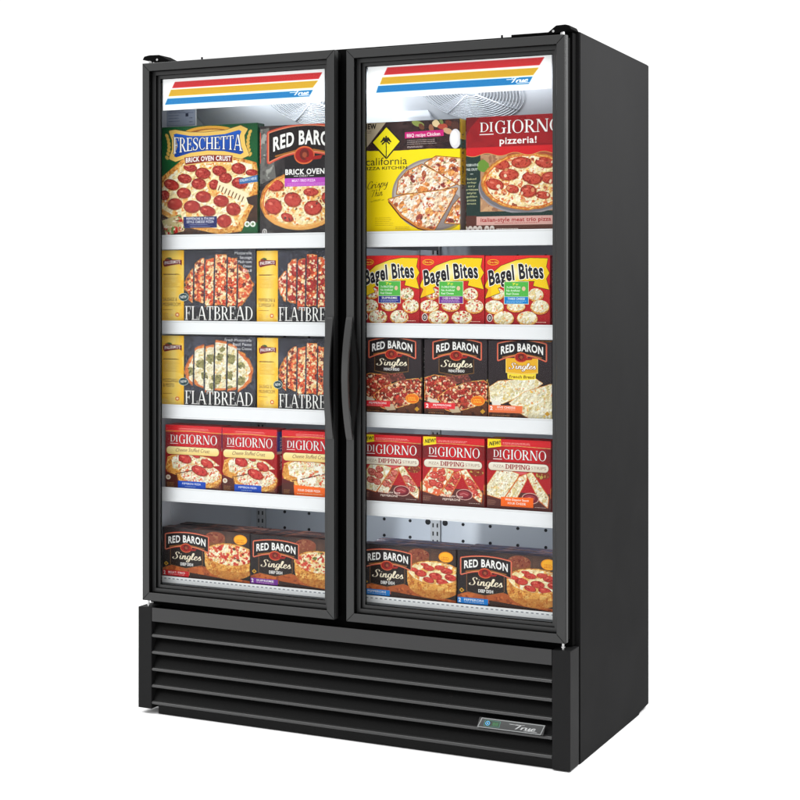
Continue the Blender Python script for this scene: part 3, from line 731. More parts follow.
def art_french(kind, seed):
    S = Sheet(63.2, 77, (56, 48, 51), seed=seed)
    h = lambda x: x / 8 + 2
    f = lambda x, y: (x / 8 + 2, y / 8 - 8)
    S.grade(np.ones((S.H, S.W), bool), (58, 50, 54), (44, 35, 36))
    S.poly([(0, 66), (64, 62), (64, 78), (0, 78)], (98, 62, 42)); S.blots(S.m_poly([(0, 66), (64, 62), (64, 78), (0, 78)]), [((70, 44, 34), 3, .4)])
    if kind == 'red':
        for pts in ([(-2, 40), (10, 36), (30, 38), (32, 47), (18, 60), (4, 62), (-2, 60)], [(14, 58), (24, 50), (44, 42), (60, 40), (64, 44), (64, 58), (50, 66), (30, 72), (22, 70)]):
            m = S.m_poly(pts); S.crumb(S.grow(m, .6), 'crust'); S.crumb(m, 'meat'); S.bits(m, 46, 1.2, [(240, 226, 200), (226, 190, 150), (176, 70, 60), (90, 44, 36)])
            S.pepperoni(m, [(pts[0][0] + 8 + 8 * i, 44 + 5 * (i % 2) + (8 if pts[0][0] > 0 else 0), 3.4, 2.2) for i in range(4)], dark=(120, 36, 34), col=(160, 56, 50))
        S.poly([(4, 58), (15, 62), (14, 66), (3, 62)], (214, 204, 186)); S.poly([(24, 68), (34, 66), (37, 72), (28, 73)], (196, 176, 150))
        m = S.m_poly([(20, 35), (44, 34), (48, 42), (30, 44)]); S.put(m, (110, 66, 58), .8); S.blots(m, [((150, 84, 76), 1.6, .35)])
        S.poly([(14.6, 19), (50, 19), (50, 33.4), (32, 36), (14.6, 33.4)], (120, 92, 56)); S.poly([(15.3, 18), (49.3, 18), (49.3, 32.8), (32, 35.2), (15.3, 32.8)], (46, 34, 30))
        baron_logo(S, 12.2, 53.9, 13.4, 7.6, 3.6)
        S.text('Singles', 16.5, 48.6, 27.4, 6.6, (246, 234, 206), face='script', weight=.13, shear=.10)
        S.text('FRENCH BREAD', 24.5, 40.6, 32.4, 2.5, WHITE, bold=2)
        S.ell(53.9, 60.1, 7.0, 5.0, (232, 150, 60)); S.ell(53.9, 60.1, 6, 4.1, (226, 120, 40)); S.small_print(49.5, 58.5, 58.6, 61.4, 3, (250, 214, 90), .9)
        S.rect(0, 63.4, 31, 69.2, (216, 60, 70)); fl = 'PEPPERONI'
    else:
        for pts in ([(1, 46), (10, 40), (46, 36), (54, 41), (42, 50), (14, 62), (2, 60)], [(21, 61), (36, 50), (61, 42), (64, 42), (64, 78), (42, 76), (31, 70)]):
            m = S.m_poly(pts); S.crumb(S.grow(m, .5), 'crust'); S.crumb(m, 'white'); S.bits(m, 40, .7, [(236, 190, 70), (170, 170, 110), (226, 150, 110), (246, 240, 226)])
        S.poly([(3, 58), (13, 61), (12, 65), (4, 64)], (232, 226, 212))
        S.poly([(17.5, 17), (49.5, 17), (49.5, 31.5), (33, 33), (17.5, 31.5)], (250, 214, 120)); S.poly([(18.2, 17), (48.8, 17), (48.8, 30.8), (33, 32.2), (18.2, 30.8)], (226, 172, 60))
        S.poly([(19, 31.8), (33, 33), (47.6, 31.8), (47, 37.2), (33, 38.6), (19.4, 37.2)], (246, 214, 80))
        S.text('French Bread', 21, 45.5, 36.6, 2.9, (96, 66, 20), bold=1, shear=.12)
        baron_logo(S, 12.7, 54.5, 13.4, 7.6, 3.4)
        S.text('Singles', 20.5, 47.5, 27.6, 5.6, WHITE, out=(150, 100, 30), ow=.45, face='script', weight=.13, shear=.10)
        S.rect(0, 63.6, 34, 70.8, (232, 124, 84)); fl = 'FIVE CHEESE'
    S.text('2', 1.6, 4.4, 68.4, 3.8, WHITE, bold=2)
    S.text(fl, 9, 27, 66.6, 2.0, WHITE, bold=1); S.small_print(7, 29, 67.6, 67.9, 1, (255, 226, 220), .7)
    S.small_print(4, 22, 73.2, 73.6, 1, (190, 150, 110), .8); S.poly([(56, 70.5), (58.6, 68), (61.2, 70.5), (58.6, 73)], (196, 150, 60))
    return S.material('print_french_bread_' + kind)

def art_bagel(tag, flav, top, seed):
    S = Sheet(64.8, 70, (196, 44, 48), seed=seed)
    f = lambda x, y: (x / 8 - 25.2, y / 8 - 10.5)
    S.grade(np.ones((S.H, S.W), bool), (214, 58, 56), (150, 36, 42))
    B = [(300, 385, 58, 46), (608, 390, 62, 52), (275, 487, 78, 54), (450, 482, 74, 44), (640, 485, 74, 56), (350, 577, 84, 58), (540, 575, 82, 56)]
    for a, b, c, d in B:
        x, y = f(a, b); rx, ry = c / 8, d / 8
        S.put(S.m_ell(x + .3, y + 1.3, rx * 1.04, ry * 1.04), (104, 26, 30), .6)
        S.crumb(S.m_ell(x, y + .7, rx, ry), 'crust'); m = S.m_ell(x, y - .2, rx * .93, ry * .88, wob=.06)
        S.crumb(m, 'white')
        if top == 'cheese': S.bits(m, 12, .7, [(226, 150, 90), (250, 244, 232), (236, 130, 90), (240, 204, 130)])
        else: S.bits(m, 26, .8, [(176, 54, 46), (196, 80, 60), (150, 44, 40)] + ([(100, 110, 60)] if top == 'supreme' else [])); S.bits(m, 9, .9, [(248, 240, 226)])
    ban = [f(196, 330), f(238, 240), f(330, 165), f(450, 122), f(560, 104), f(703, 108), f(690, 175), f(716, 222), f(690, 268), f(714, 352), f(588, 322), f(598, 286), f(480, 284), f(370, 308), f(304, 342), f(322, 378), f(200, 424), f(226, 352)]
    m = S.m_poly(ban); S.put(S.grow(m, .55), (70, 34, 20)); S.put(m, (240, 198, 40))
    S.put(m * np.clip(1.15 - np.hypot((S.X - f(430, 0)[0]) / 17, (S.Y - f(0, 215)[1]) / 12), 0, 1), (250, 240, 206), .9)
    S.put(m & (S.X < f(250, 0)[0]) & (S.Y > f(0, 330)[1]), (226, 160, 40), .5)
    S.text('Bagel Bites', f(236, 0)[0], f(672, 0)[0], f(0, 320)[1], 14.6, (34, 30, 34), out=(252, 250, 246), ow=.75, bold=2, y1=f(0, 262)[1], bow=2.6, shear=-.10)
    S.rect(*f(354, 288), *f(552, 468), (226, 226, 190)); S.rect(*f(358, 292), *f(548, 406), (92, 172, 84)); S.rect(*f(358, 409), *f(548, 464), tag)
    S.text('7g', f(420, 0)[0], f(470, 0)[0], f(0, 318)[1], 2.2, (236, 230, 90), bold=1)
    for i, t in enumerate(('7g PROTEIN', 'No Artificial', 'Real Cheese')):
        S.text(t, f(374, 0)[0], f(486 - 6 * i, 0)[0], f(0, 343 + i * 25)[1], 2.0, (240, 250, 236), bold=1)
    S.ell(*f(512, 345), 1.8, 2.2, (226, 190, 160))
    S.text(flav, f(384, 0)[0], f(522, 0)[0], f(0, 433)[1], 2.2, WHITE, bold=1); S.small_print(f(374, 0)[0], f(536, 0)[0], f(0, 441)[1], f(0, 452)[1], 2, (226, 236, 250), .7)
    S.ell(*f(266, 136), 5.8, 2.9, (246, 206, 60)); S.ell(*f(266, 136), 5.3, 2.4, (190, 30, 34)); S.text('Ore-Ida', f(230, 0)[0], f(302, 0)[0], f(0, 144)[1], 2.2, (250, 220, 90), bold=1)
    S.ell(*f(238, 577), 2.9, 3.9, (240, 236, 230)); S.ell(*f(238, 577), 2.3, 3.2, (66, 40, 40)); S.text('0', f(230, 0)[0], f(246, 0)[0], f(0, 590)[1], 3.2, WHITE, bold=1)
    S.small_print(f(610, 0)[0], f(705, 0)[0], f(0, 606)[1], f(0, 607)[1], 1, (250, 220, 200), .9)
    return S.material('print_bagel')

def art_dipping(kind, seed):
    S = Sheet(64.2, 71, (92, 54, 50), seed=seed)
    f = lambda x, y: (x / 8 - 26.9, y / 8 - 13.8 - 0.035 * (x / 8 - 26.9))
    g = lambda x: x / 8 - 26.9
    S.rect(0, 0, 65, 30, (150, 32, 40)); S.rect(0, 0, 65, 6.6, (198, 46, 54))
    S.grade(S.m_rect(0, 7, 32, 22), (112, 34, 38), (186, 36, 44), 'x', 2, 22); S.grade(S.m_rect(32, 7, 65, 22), (186, 36, 44), (112, 34, 38), 'x', 50, 64)
    S.line([(0, 7.2), (30, 6.4), (65, 7.6)], .6, (216, 170, 110)); S.small_print(16, 52, 3.4, 4.6, 2, (240, 190, 180), .8)
    S.rect(0, 30, 65, 52, (166, 40, 48))
    S.put(S.m_ell(g(470), 31, 9, 3.5), (206, 100, 104)); S.put(S.m_ell(g(665), 34, 7, 4), (130, 60, 44)); S.blots(S.m_ell(g(665), 34, 7, 4), [((176, 160, 90), 1.5, .3)])
    st = 'white'
    for pts in ([f(206, 500), f(300, 362), f(400, 366), f(474, 392), f(458, 425), f(345, 592), f(214, 556)], [f(360, 588), f(478, 415), f(538, 388), f(532, 440), f(446, 600)], [f(534, 392), f(576, 374), f(640, 470), f(708, 570), f(700, 650), f(640, 600)]):
        m = S.m_poly(pts); S.put(S.grow(m, .8), (190, 96, 60)); S.crumb(S.grow(m, .3), 'crust'); S.crumb(m, 'white')
        if kind == 'plain': S.bits(m, 30, .55, [(176, 96, 60), (120, 96, 60), (214, 150, 90)])
        else:
            cs = np.mean(np.array(pts), 0); col = (206, 92, 84) if kind == 'pepperoni' else (206, 132, 122)
            if kind == 'pepperoni': S.blots(m, [((214, 110, 80), 2.4, .4)])
            S.pepperoni(m, [(cs[0] - 4, cs[1] - 3.5, 4.6, 3.6), (cs[0] + 3.5, cs[1] - .5, 4.4, 3.4), (cs[0] - 5, cs[1] + 4.5, 4.4, 3.4), (cs[0] + 1.5, cs[1] + 6.5, 4.0, 3.2), (cs[0] + 4, cs[1] - 7, 4, 3)], dark=(160, 60, 56), col=col)
            S.bits(m, 22, .6, [(96, 90, 60), (244, 232, 206), (150, 70, 50)])
    S.put(S.m_ell(*f(565, 582), 8.6, 5.6), (206, 170, 160)); S.put(S.m_ell(*f(565, 582), 7.8, 4.9), (112, 40, 52)); S.put(S.m_ell(*f(562, 578), 5.4, 3.0), (150, 66, 72)); S.line([f(530, 580), f(560, 572), f(590, 584)], .6, (206, 140, 140))
    bt = S.m_poly([f(205, 596), f(360, 606), f(705, 640), f(705, 720), f(205, 720)]); S.put(bt, (92, 56, 52), .85 if kind != 'plain' else 0)
    pill = S.m_rect(g(228), 23.4, g(708), 31.2, 3.6); S.put(S.grow(pill, .45), (110, 40, 40)); S.grade(pill, (240, 234, 218), (220, 208, 188), lo=23, hi=31)
    S.text('PIZZA', g(268), g(352), 28.4, 2.8, (150, 128, 118)); S.text('DIPPING', g(366), g(562), 29.2, 4.3, (140, 52, 58), face='serif', out=(140, 52, 58), ow=.17); S.text('STRIPS', g(572), g(690), 28.6, 2.8, (150, 128, 118))
    digiorno(S, g(268), g(345), g(690), 19.8, 9.6)
    S.poly([g_ for g_ in ((g(222), .2), (g(328), -.4), (g(330), 7.4), (g(222), 9.6))], (246, 214, 50)); S.text('NEW!', g(234), g(322), 7.0, 4.0, (40, 34, 30), bold=2, y1=5.6, shear=.15)
    if kind == 'plain':
        S.poly([(g(328), 57.4), (g(588), 56.6), (g(588), 66.5), (g(328), 66.5)], (240, 110, 34)); c = WHITE
    else: c = (246, 226, 214)
    S.text('5 OZ CRISPY DIPPING SAUCE' if 0 else 'With Dipping Sauce', g(362), g(552), 60.6, 2.1, c, bold=1); S.text('FOUR CHEESE' if kind == 'plain' else 'PEPPERONI', g(384), g(528), 64.2, 2.1, c, bold=1)
    S.small_print(g(220), g(290), 61, 65, 4, (190, 150, 130), .7); S.small_print(g(600), g(700), 65.5, 66.0, 1, (226, 214, 206), .8)
    return S.material('print_dipping_' + kind)

def art_palm_yellow():
    S = Sheet(99, 111.5, (248, 216, 24), seed=31)
    f = lambda x, y: (x / 6.15 + 4, y / 6.15 - 11)
    S.grade(np.ones((S.H, S.W), bool), (250, 222, 36), (242, 206, 12))
    top = S.m_poly([(0, -1), (100, -1), f(590, 250), f(400, 242), f(200, 246), f(-30, 240)])
    S.put(top, (62, 44, 44)); S.blots(top, [((76, 56, 54), 5, .35), ((48, 34, 36), 3, .3)])
    for a, b, c, d, col in ((330, 88, 40, 16, (140, 150, 90)), (440, 92, 24, 20, (226, 200, 160)), (480, 110, 30, 18, (170, 84, 70)), (520, 92, 26, 16, (110, 60, 50)), (350, 105, 22, 14, (110, 74, 56)), (410, 118, 26, 14, (150, 104, 84)), (510, 140, 30, 16, (196, 160, 130)), (555, 110, 26, 22, (90, 62, 54)), (470, 78, 20, 10, (120, 130, 80))):
        S.ell(*f(a, b), c / 6.15, d / 6.15, col, rot=S.rng.random() * 2, wob=.2)
    S.ell(*f(556, 188), 5.6, 9.6, (226, 222, 226)); S.ell(*f(550, 182), 3.6, 7.2, (246, 242, 244))
    S.poly([f(-40, 70), f(130, 70), f(-40, 280)], (186, 172, 150)); S.text('NEW', f(-12, 0)[0], f(70, 0)[0], f(0, 106)[1], 5.2, (40, 32, 30), bold=2); S.small_print(f(-10, 0)[0], f(48, 0)[0], f(0, 118)[1], f(0, 128)[1], 2, (70, 60, 54))
    # pizza on a steel pan
    S.put(S.m_ell(*f(420, 520), 41, 36), (150, 140, 136)); S.put(S.m_ell(*f(420, 520), 39, 34), (176, 168, 164)); S.put(S.m_ell(*f(480, 620), 22, 20), (120, 112, 112), .6)
    for pts, rim in (([f(372, 330), f(440, 292), f(590, 310), f(590, 470), f(540, 445)], 0), ([f(200, 510), f(212, 432), f(262, 376), f(352, 338), f(450, 392), f(556, 462), f(470, 494), f(340, 505)], 0), ([f(148, 545), f(250, 520), f(566, 488), f(520, 580), f(425, 738), f(330, 712), f(228, 640)], 0), ([f(495, 692), f(545, 590), f(600, 530), f(600, 700)], 0)):
        m = S.m_poly(pts); S.put(S.grow(m, 1.2), (110, 56, 34)); S.crumb(S.grow(m, .7), 'crust')
        S.put(m, (236, 204, 176)); S.blots(m, [((246, 226, 206), 6, .4), ((220, 156, 116), 5, .26), ((248, 236, 220), 3, .22), ((186, 96, 74), 2.6, .13)])
        S.bits(m, 11, 3.0, [(206, 132, 76), (190, 110, 66), (150, 80, 56), (226, 160, 100), (120, 54, 50)])
        S.relief(m, 2.6, 3.4)
        S.bits(m, 14, .9, [(150, 60, 70), (110, 110, 70), (250, 246, 236)])
    S.line([f(150, 552), f(228, 645), f(330, 716), f(424, 740)], 2.2, (196, 130, 70)); S.line([f(148, 560), f(224, 656), f(330, 726), f(420, 748)], 1.2, (96, 48, 30))
    d = [f(133, 100), f(216, 190), f(133, 286), f(48, 190)]; cx = f(133, 0)[0]
    m = S.m_poly(d); S.put(S.grow(m, 1.3), (40, 32, 30)); S.put(m, (250, 226, 40))
    S.line([f(131, 280), f(133, 230), f(130, 185)], .9, (30, 26, 24))
    for a, L in ((0.15, 30), (0.75, 30), (1.5, 32), (2.3, 30), (2.95, 30), (-0.5, 24), (3.7, 26)):
        x0, y0 = 130, 182; p = [f(x0, y0), f(x0 + math.cos(a) * L * .6, y0 - math.sin(a) * L * .8), f(x0 + math.cos(a) * L, y0 - math.sin(a) * L * .7 + 10)]
        S.line(p, 1.5, (30, 26, 24))
    S.text('california', f(4, 0)[0], f(262, 0)[0], f(0, 331)[1], 7.4, (60, 52, 34)); S.text('PIZZA KITCHEN', f(-8, 0)[0], f(262, 0)[0], f(0, 359)[1], 2.9, (50, 42, 30), bold=1)
    S.text('Crispy', f(12, 0)[0], f(140, 0)[0], f(0, 480)[1], 7.6, (56, 46, 22), face='script', weight=.085, y1=f(0, 462)[1], shear=.15)
    S.text('Thin', f(36, 0)[0], f(110, 0)[0], f(0, 528)[1], 7.0, (56, 46, 22), face='script', weight=.085, y1=f(0, 518)[1], shear=.15)
    S.text('CRUST', f(52, 0)[0], f(98, 0)[0], f(0, 556)[1], 1.7, (56, 46, 22), y1=f(0, 550)[1])
    S.line([f(34, 556), f(46, 554)], .4, (56, 46, 22)); S.line([f(104, 547), f(118, 545)], .4, (56, 46, 22))
    S.poly([f(248, 136), f(486, 130), f(486, 168), f(248, 174)], (190, 44, 120)); S.text('BBQ recipe Chicken', f(260, 0)[0], f(464, 0)[0], f(0, 167)[1], 3.3, WHITE, bold=1, y1=f(0, 163)[1])
    S.small_print(f(262, 0)[0], f(480, 0)[0], f(0, 184)[1], f(0, 208)[1], 3, (206, 196, 192)); S.small_print(f(262, 0)[0], f(360, 0)[0], f(0, 222)[1], f(0, 228)[1], 2, (206, 196, 192))
    S.small_print(f(62, 0)[0], f(178, 0)[0], f(0, 655)[1], f(0, 700)[1], 5, (150, 124, 20)); S.small_print(f(190, 0)[0], f(290, 0)[0], f(0, 712)[1], f(0, 730)[1], 3, (160, 130, 30))
    S.put(S.m_rect(*f(-30, 738), *f(600, 760)), (214, 186, 30)); S.small_print(f(0, 0)[0], f(560, 0)[0], f(0, 742)[1], f(0, 746)[1], 2, (120, 104, 60), .6)
    return S.material('print_palm_yellow')

def art_red_pizzeria():
    S = Sheet(94, 116, (42, 60, 56), seed=32)
    f = lambda x, y: (x / 5.93 - 11, y / 5.93 - 11)
    S.rect(*f(148, 290), *f(760, 632), (176, 140, 112)); S.blots(S.m_rect(*f(148, 290), *f(760, 632)), [((196, 160, 126), 5, .3), ((150, 112, 90), 4, .3)])
    S.put(S.m_ell(*f(165, 360), 5, 6, wob=.3), (110, 140, 66)); S.rect(*f(300, 285), *f(760, 330), (150, 70, 50), al=.8)
    S.put(S.m_ell(*f(410, 488), 46, 27, wob=.01), (150, 146, 150)); S.put(S.m_ell(*f(410, 484), 45, 26), (120, 116, 120))
    clip = S.m_rect(*f(148, 290), *f(760, 632))
    inn = S.pizza(*f(412, 458), 43.5, 28.5, 'cheese', rim=.11, clip=clip)
    S.blots(inn, [((206, 120, 84), 3, .26), ((246, 232, 206), 1.5, .2)])
    P = [(265, 350, 50, 30), (380, 345, 55, 32), (510, 350, 52, 30), (230, 470, 52, 32), (310, 415, 54, 33), (440, 440, 54, 34), (420, 515, 44, 36), (540, 440, 46, 34), (330, 500, 36, 24), (620, 400, 46, 30), (600, 510, 44, 32), (500, 540, 40, 22)]
    S.pepperoni(inn, [(*f(a, b), c / 5.93, d / 5.93) for a, b, c, d in P], dark=(140, 56, 46), col=(188, 88, 70))
    S.bits(inn, 46, 1.4, [(166, 96, 66), (240, 226, 196), (134, 70, 50), (206, 150, 110)])
    red = [(-1, -1), (95, -1), (95, f(0, 292)[1])] + [(x, f(0, 292 + 9 * math.sin(x / 94 * 22))[1]) for x in np.linspace(94, 0, 50)] + [(-1, f(0, 296)[1])]
    m = S.m_poly(red); S.put(S.grow(m, .55), (206, 170, 110)); S.put(m, (146, 38, 44)); S.put(m & (S.Y > f(0, 248)[1]), (196, 46, 52)); S.blots(m & (S.Y < f(0, 246)[1]), [((136, 32, 40), 8, .4)])
    S.poly([(-1, -1), f(150, 60), f(90, 130), (-1, f(0, 190)[1])], (112, 34, 40))
    digiorno(S, f(146, 0)[0], f(232, 0)[0], f(602, 0)[0], f(0, 170)[1], 12.8)
    S.text('pizzeria!', f(258, 0)[0], f(466, 0)[0], f(0, 232)[1], 6.6, WHITE, bold=1)
    S.text('PRESERVATIVE', f(62, 0)[0], f(136, 0)[0], f(0, 358)[1], 2.3, (216, 222, 214), bold=1); S.text('FREE CRUST', f(66, 0)[0], f(132, 0)[0], f(0, 384)[1], 2.3, (216, 222, 214), bold=1)
    S.line([f(90, 405), f(105, 405)], .5, (216, 222, 214))
    for i, t in enumerate(('baked', 'crisp', 'airy', 'artisan', 'style', 'golden', 'pizza', 'crust')):
        w = len(t) * 5.2; S.text(t, f(98 - w, 0)[0], f(98 + w, 0)[0], f(0, 440 + i * 21)[1], 2.0, (226, 222, 170))
    S.poly([f(40, 655), f(130, 655), f(130, 745), f(40, 745)], (92, 58, 50))
    S.rect(*f(126, 640), *f(760, 660), (44, 62, 58)); S.rect(*f(126, 660), *f(760, 713), (206, 166, 158)); S.rect(*f(40, 713), *f(760, 770), (96, 64, 54))
    S.text('italian-style meat trio pizza', f(150, 0)[0], f(546, 0)[0], f(0, 692)[1], 4.0, (150, 40, 44), bold=1)
    S.small_print(f(230, 0)[0], f(500, 0)[0], f(0, 700)[1], f(0, 701)[1], 1, (160, 80, 76), .7)
    for x in (62, 90, 118, 145, 185, 215): S.ell(*f(x, 733), 2.3, 3.0, (214, 204, 196)); S.ell(*f(x, 738), 1.2, 1.0, (130, 110, 100))
    S.small_print(f(240, 0)[0], f(375, 0)[0], f(0, 732)[1], f(0, 735)[1], 2, (226, 214, 206), .9)
    return S.material('print_red_pizzeria')

def art_header(u):
    """white header card with red, yellow and blue slanted stripes. u: left ends and right ends of the stripes, 0..1."""
    S = Sheet(170, 34, (250, 250, 250), k=6, seed=41)
    for (c, y0, y1, l0, l1, r0, r1) in u:
        m = S.m_poly([(l0 * 170, y0 * 34), (r0 * 170, y0 * 34), (r1 * 170, y1 * 34), (l1 * 170, y1 * 34)])
        S.put(S.grow(m, .5), tuple(min(255, int(v * .45 + 140)) for v in c)); S.put(m, c)
    b = u[2]; x1 = (b[5] * .55 + b[6] * .45) * 170 - 2.5
    S.text('True', x1 - 16, x1, b[2] * 34 - 1.9, 4.6, (246, 250, 252), face='script', weight=.17, shear=.30)
    S.line([(x1 - 19, b[1] * 34 + 1.3), (x1 - 12, b[1] * 34 + 1.5)], .5, (246, 250, 252)); S.line([(x1 - 10, b[2] * 34 - 1.1), (x1 + 1, b[2] * 34 - 1.1)], .5, (246, 250, 252))
    return S.material('print_header_stripes', 0.3, 0.4, 0.95, 1.0)

def art_badge():
    S = Sheet(70, 11, (44, 46, 46), k=10, seed=42)
    S.grade(np.ones((S.H, S.W), bool), (60, 62, 62), (36, 38, 38))
    fr = S.m_poly([(2.5, 0), (70, 0), (67.5, 11), (0, 11)]); inn = S.m_poly([(3.4, .9), (68.9, .9), (66.8, 10.1), (1.2, 10.1)])
    S.put(~inn, (136, 138, 138)); S.put(~fr, (20, 20, 20))
    S.rect(6.5, 2.0, 23.5, 9.0, (60, 110, 96), .6); S.rect(7.2, 2.6, 22.8, 8.4, (20, 34, 32), .4); S.rect(14.5, 2.9, 22.4, 8.0, (30, 66, 44))
    S.line([(10.2 + 2.1 * math.cos(a), 5.5 + 2.1 * math.sin(a)) for a in np.linspace(0, 6.3, 20)], .7, (96, 176, 226)); S.ell(10.2, 5.5, .6, .9, (150, 206, 240))
    S.text('88', 15.6, 21.4, 7.2, 3.4, (50, 104, 62), bold=1)
    S.text('True', 38, 61, 8.2, 5.2, (170, 172, 172), face='script', weight=.14, shear=.35); S.line([(33, 3.4), (43, 3.6)], .45, (170, 172, 172)); S.line([(49, 8.9), (63, 8.9)], .45, (170, 172, 172))
    return S.material('print_maker_badge', 0.3, 0.5)

def art_label():
    S = Sheet(30, 18, (150, 158, 178), k=8, seed=43)
    S.rect(.6, .6, 29.4, 17.4, (166, 174, 192))
    S.small_print(2, 20, 2.6, 6, 3, (84, 90, 112)); S.line([(2, 7.5), (28, 8.2)], .3, (96, 100, 120)); S.small_print(2, 14, 9.5, 14, 3, (96, 100, 122)); S.rect(20, 8.5, 23, 11, (60, 66, 86)); S.small_print(24, 28, 12, 15, 2, (70, 76, 96)); S.rect(22, 2, 26, 4, (84, 90, 110))
    return S.material('print_data_label', 0.4, 0.3)
#@@BUILD@@

# ------------------------------------------------------------------ setting
bm = bmesh.new()
vs = [bm.verts.new(p) for p in ((-14, -14, 0), (16, -14, 0), (16, 16, 0), (-14, 16, 0))]; bm.faces.new(vs)
fl = link('floor', bm, M['floor']); fl['kind'] = 'structure'

# ------------------------------------------------------------------ the cabinet
WID, DEP = 1.391, 0.723
F = empty('display_freezer', (0.695, 0.37, 0))
F['label'] = 'tall black two door glass front display freezer stocked with boxed food'
F['category'] = 'freezer'
def part(name, bm, mats, parent=None, **kw):
    o = link(name, bm, mats, None, **kw)
    if parent is None:
        o.parent = F; o.matrix_parent_inverse = Matrix.Translation((-0.695, -0.37, 0))
    else:
        o.parent = parent; o.matrix_parent_inverse = Matrix.Identity(4)
    return o

for xa, xb in ((0.0, 0.015), (WID - 0.026, WID)):
    bm = bmesh.new()
    poly_extrude(bm, [(0.081, 0.0), (0.63, 0.0), (0.63, 0.010), (DEP, 0.010), (DEP, 1.9855), (0.081, 1.9955)], 'x', xa, xb)
    bmesh.ops.bevel(bm, geom=bm.edges[:], offset=0.0022, segments=2, affect='EDGES')
    part('side_panel', bm, M['black_side'])
bm = bmesh.new(); bx(bm, 0.001, WID - 0.001, DEP + 0.001, DEP + 0.008, 0.011, 1.984, 0.001); part('rear_panel', bm, M['black_deep'])  # darker than the sides: paints in the shading of the rear corner
bm = bmesh.new(); poly_extrude(bm, [(0.081, 1.945), (DEP - .001, 1.945), (DEP - .001, 1.984), (0.081, 1.994)], 'x', 0.0155, WID - 0.0265); part('top_panel', bm, M['black_side'])
bm = bmesh.new(); bx(bm, 0.0155, WID - 0.0265, 0.085, DEP - 0.002, 0.02, 0.36); part('base_housing', bm, M['black_deep'])
# face frame with mullion
bm = bmesh.new()
bx(bm, 0.010, 0.019, 0.0525, 0.0805, 0.329, 1.990); bx(bm, WID - 0.028, WID - 0.012, 0.0525, 0.0805, 0.329, 1.990)
bx(bm, 0.0192, WID - 0.0282, 0.0525, 0.0805, 1.940, 1.990); bx(bm, 0.0192, WID - 0.0282, 0.0525, 0.0805, 0.20, 0.376)
bx(bm, 0.664, 0.716, 0.0525, 0.0745, 0.3762, 1.9398)
part('face_frame', bm, M['black_deep'])
# liner: five inner sheets
bm = bmesh.new()
bx(bm, 0.0155, 0.0195, 0.081, 0.640, 0.366, 1.944); bx(bm, WID - 0.0305, WID - 0.0265, 0.081, 0.640, 0.366, 1.944)
bx(bm, 0.0197, WID - 0.0307, 0.081, 0.630, 1.940, 1.944); bx(bm, 0.0197, WID - 0.0307, 0.081, 0.630, 0.366, 0.378)
bx(bm, 0.020, 0.0215, 0.150, 0.165, 0.378, 1.90)
part('liner', bm, M['liner'])
bm = bmesh.new(); bx(bm, 0.0197, WID - 0.0307, 0.632, 0.640, 0.366, 1.944)
def disc(bm, x, y, z, r, mi, n=14, nrm='y', t=0.0012):
    p = [(x + r * math.cos(2 * math.pi * i / n), z + r * math.sin(2 * math.pi * i / n)) for i in range(n)]
    poly_extrude(bm, p, 'y', y - t, y + 0.002, mi)
zz = 0.4005
rows = [0.4335 + 0.0535 * i for i in range(26)]
for z in rows:
    for i in range(14):
        x = 0.0605 + 0.0935 * i
        if 0.68 < x < 0.75: continue
        if x < WID - 0.05: disc(bm, x, 0.632, z, 0.0052, 1)
for x in (0.685, 0.7457):
    for z in (0.541, 0.808, 1.07, 1.33): disc(bm, x, 0.632, z, 0.0095, 1)
part('back_liner', bm, [M['back'], M['hole']])
def pilaster(x, y):
    bm = bmesh.new(); bx(bm, x - 0.0165, x + 0.0165, y - 0.010, y, 0.40, 1.72, 0.002)
    z = 0.42
    while z < 1.71:
        for dx in (-0.0075, 0.0075): bx(bm, x + dx - 0.0022, x + dx + 0.0022, y - 0.0112, y - 0.009, z, z + 0.013, mi=1)
        z += 0.0266
    part('shelf_standard', bm, [M['wire'], M['hole']])
pilaster(0.066, 0.6315); pilaster(0.7155, 0.6315); pilaster(1.33, 0.6315)

# evaporator housing: sloping cover, two fan guards
def slope(y): return 1.879 - 0.53 * (y - 0.235)
bm = bmesh.new()
poly_extrude(bm, [(0.128, slope(0.128)), (0.629, slope(0.629)), (0.629, slope(0.629) + 0.008), (0.128, slope(0.128) + 0.004)], 'x', 0.022, WID - 0.033)
ev = part('evaporator_cover', bm, M['shroud'])
for (x0, x1, y0, y1) in ((0.70, 0.83, 0.318, 0.372),):
    bm = bmesh.new()
    poly_extrude(bm, [(y0, slope(y0) - 0.001), (y1, slope(y1) - 0.001), (y1, slope(y1) - 0.020), (y0 + .012, slope(y0) - 0.018)], 'x', x0, x1)
    bmesh.ops.bevel(bm, geom=bm.edges[:], offset=0.002, segments=2, affect='EDGES')
    part('drain_bracket', bm, M['shroud'], F).matrix_parent_inverse = Matrix.Translation((-0.695, -0.37, 0))
tilt = math.atan(0.53)
def on_cover(x, y, u, v, h):
    """point u across, v down the cover from centre (x, y), h below its face"""
    return (x + u, y + v * math.cos(tilt) - h * math.sin(tilt), slope(y) - v * math.sin(tilt) - h * math.cos(tilt))
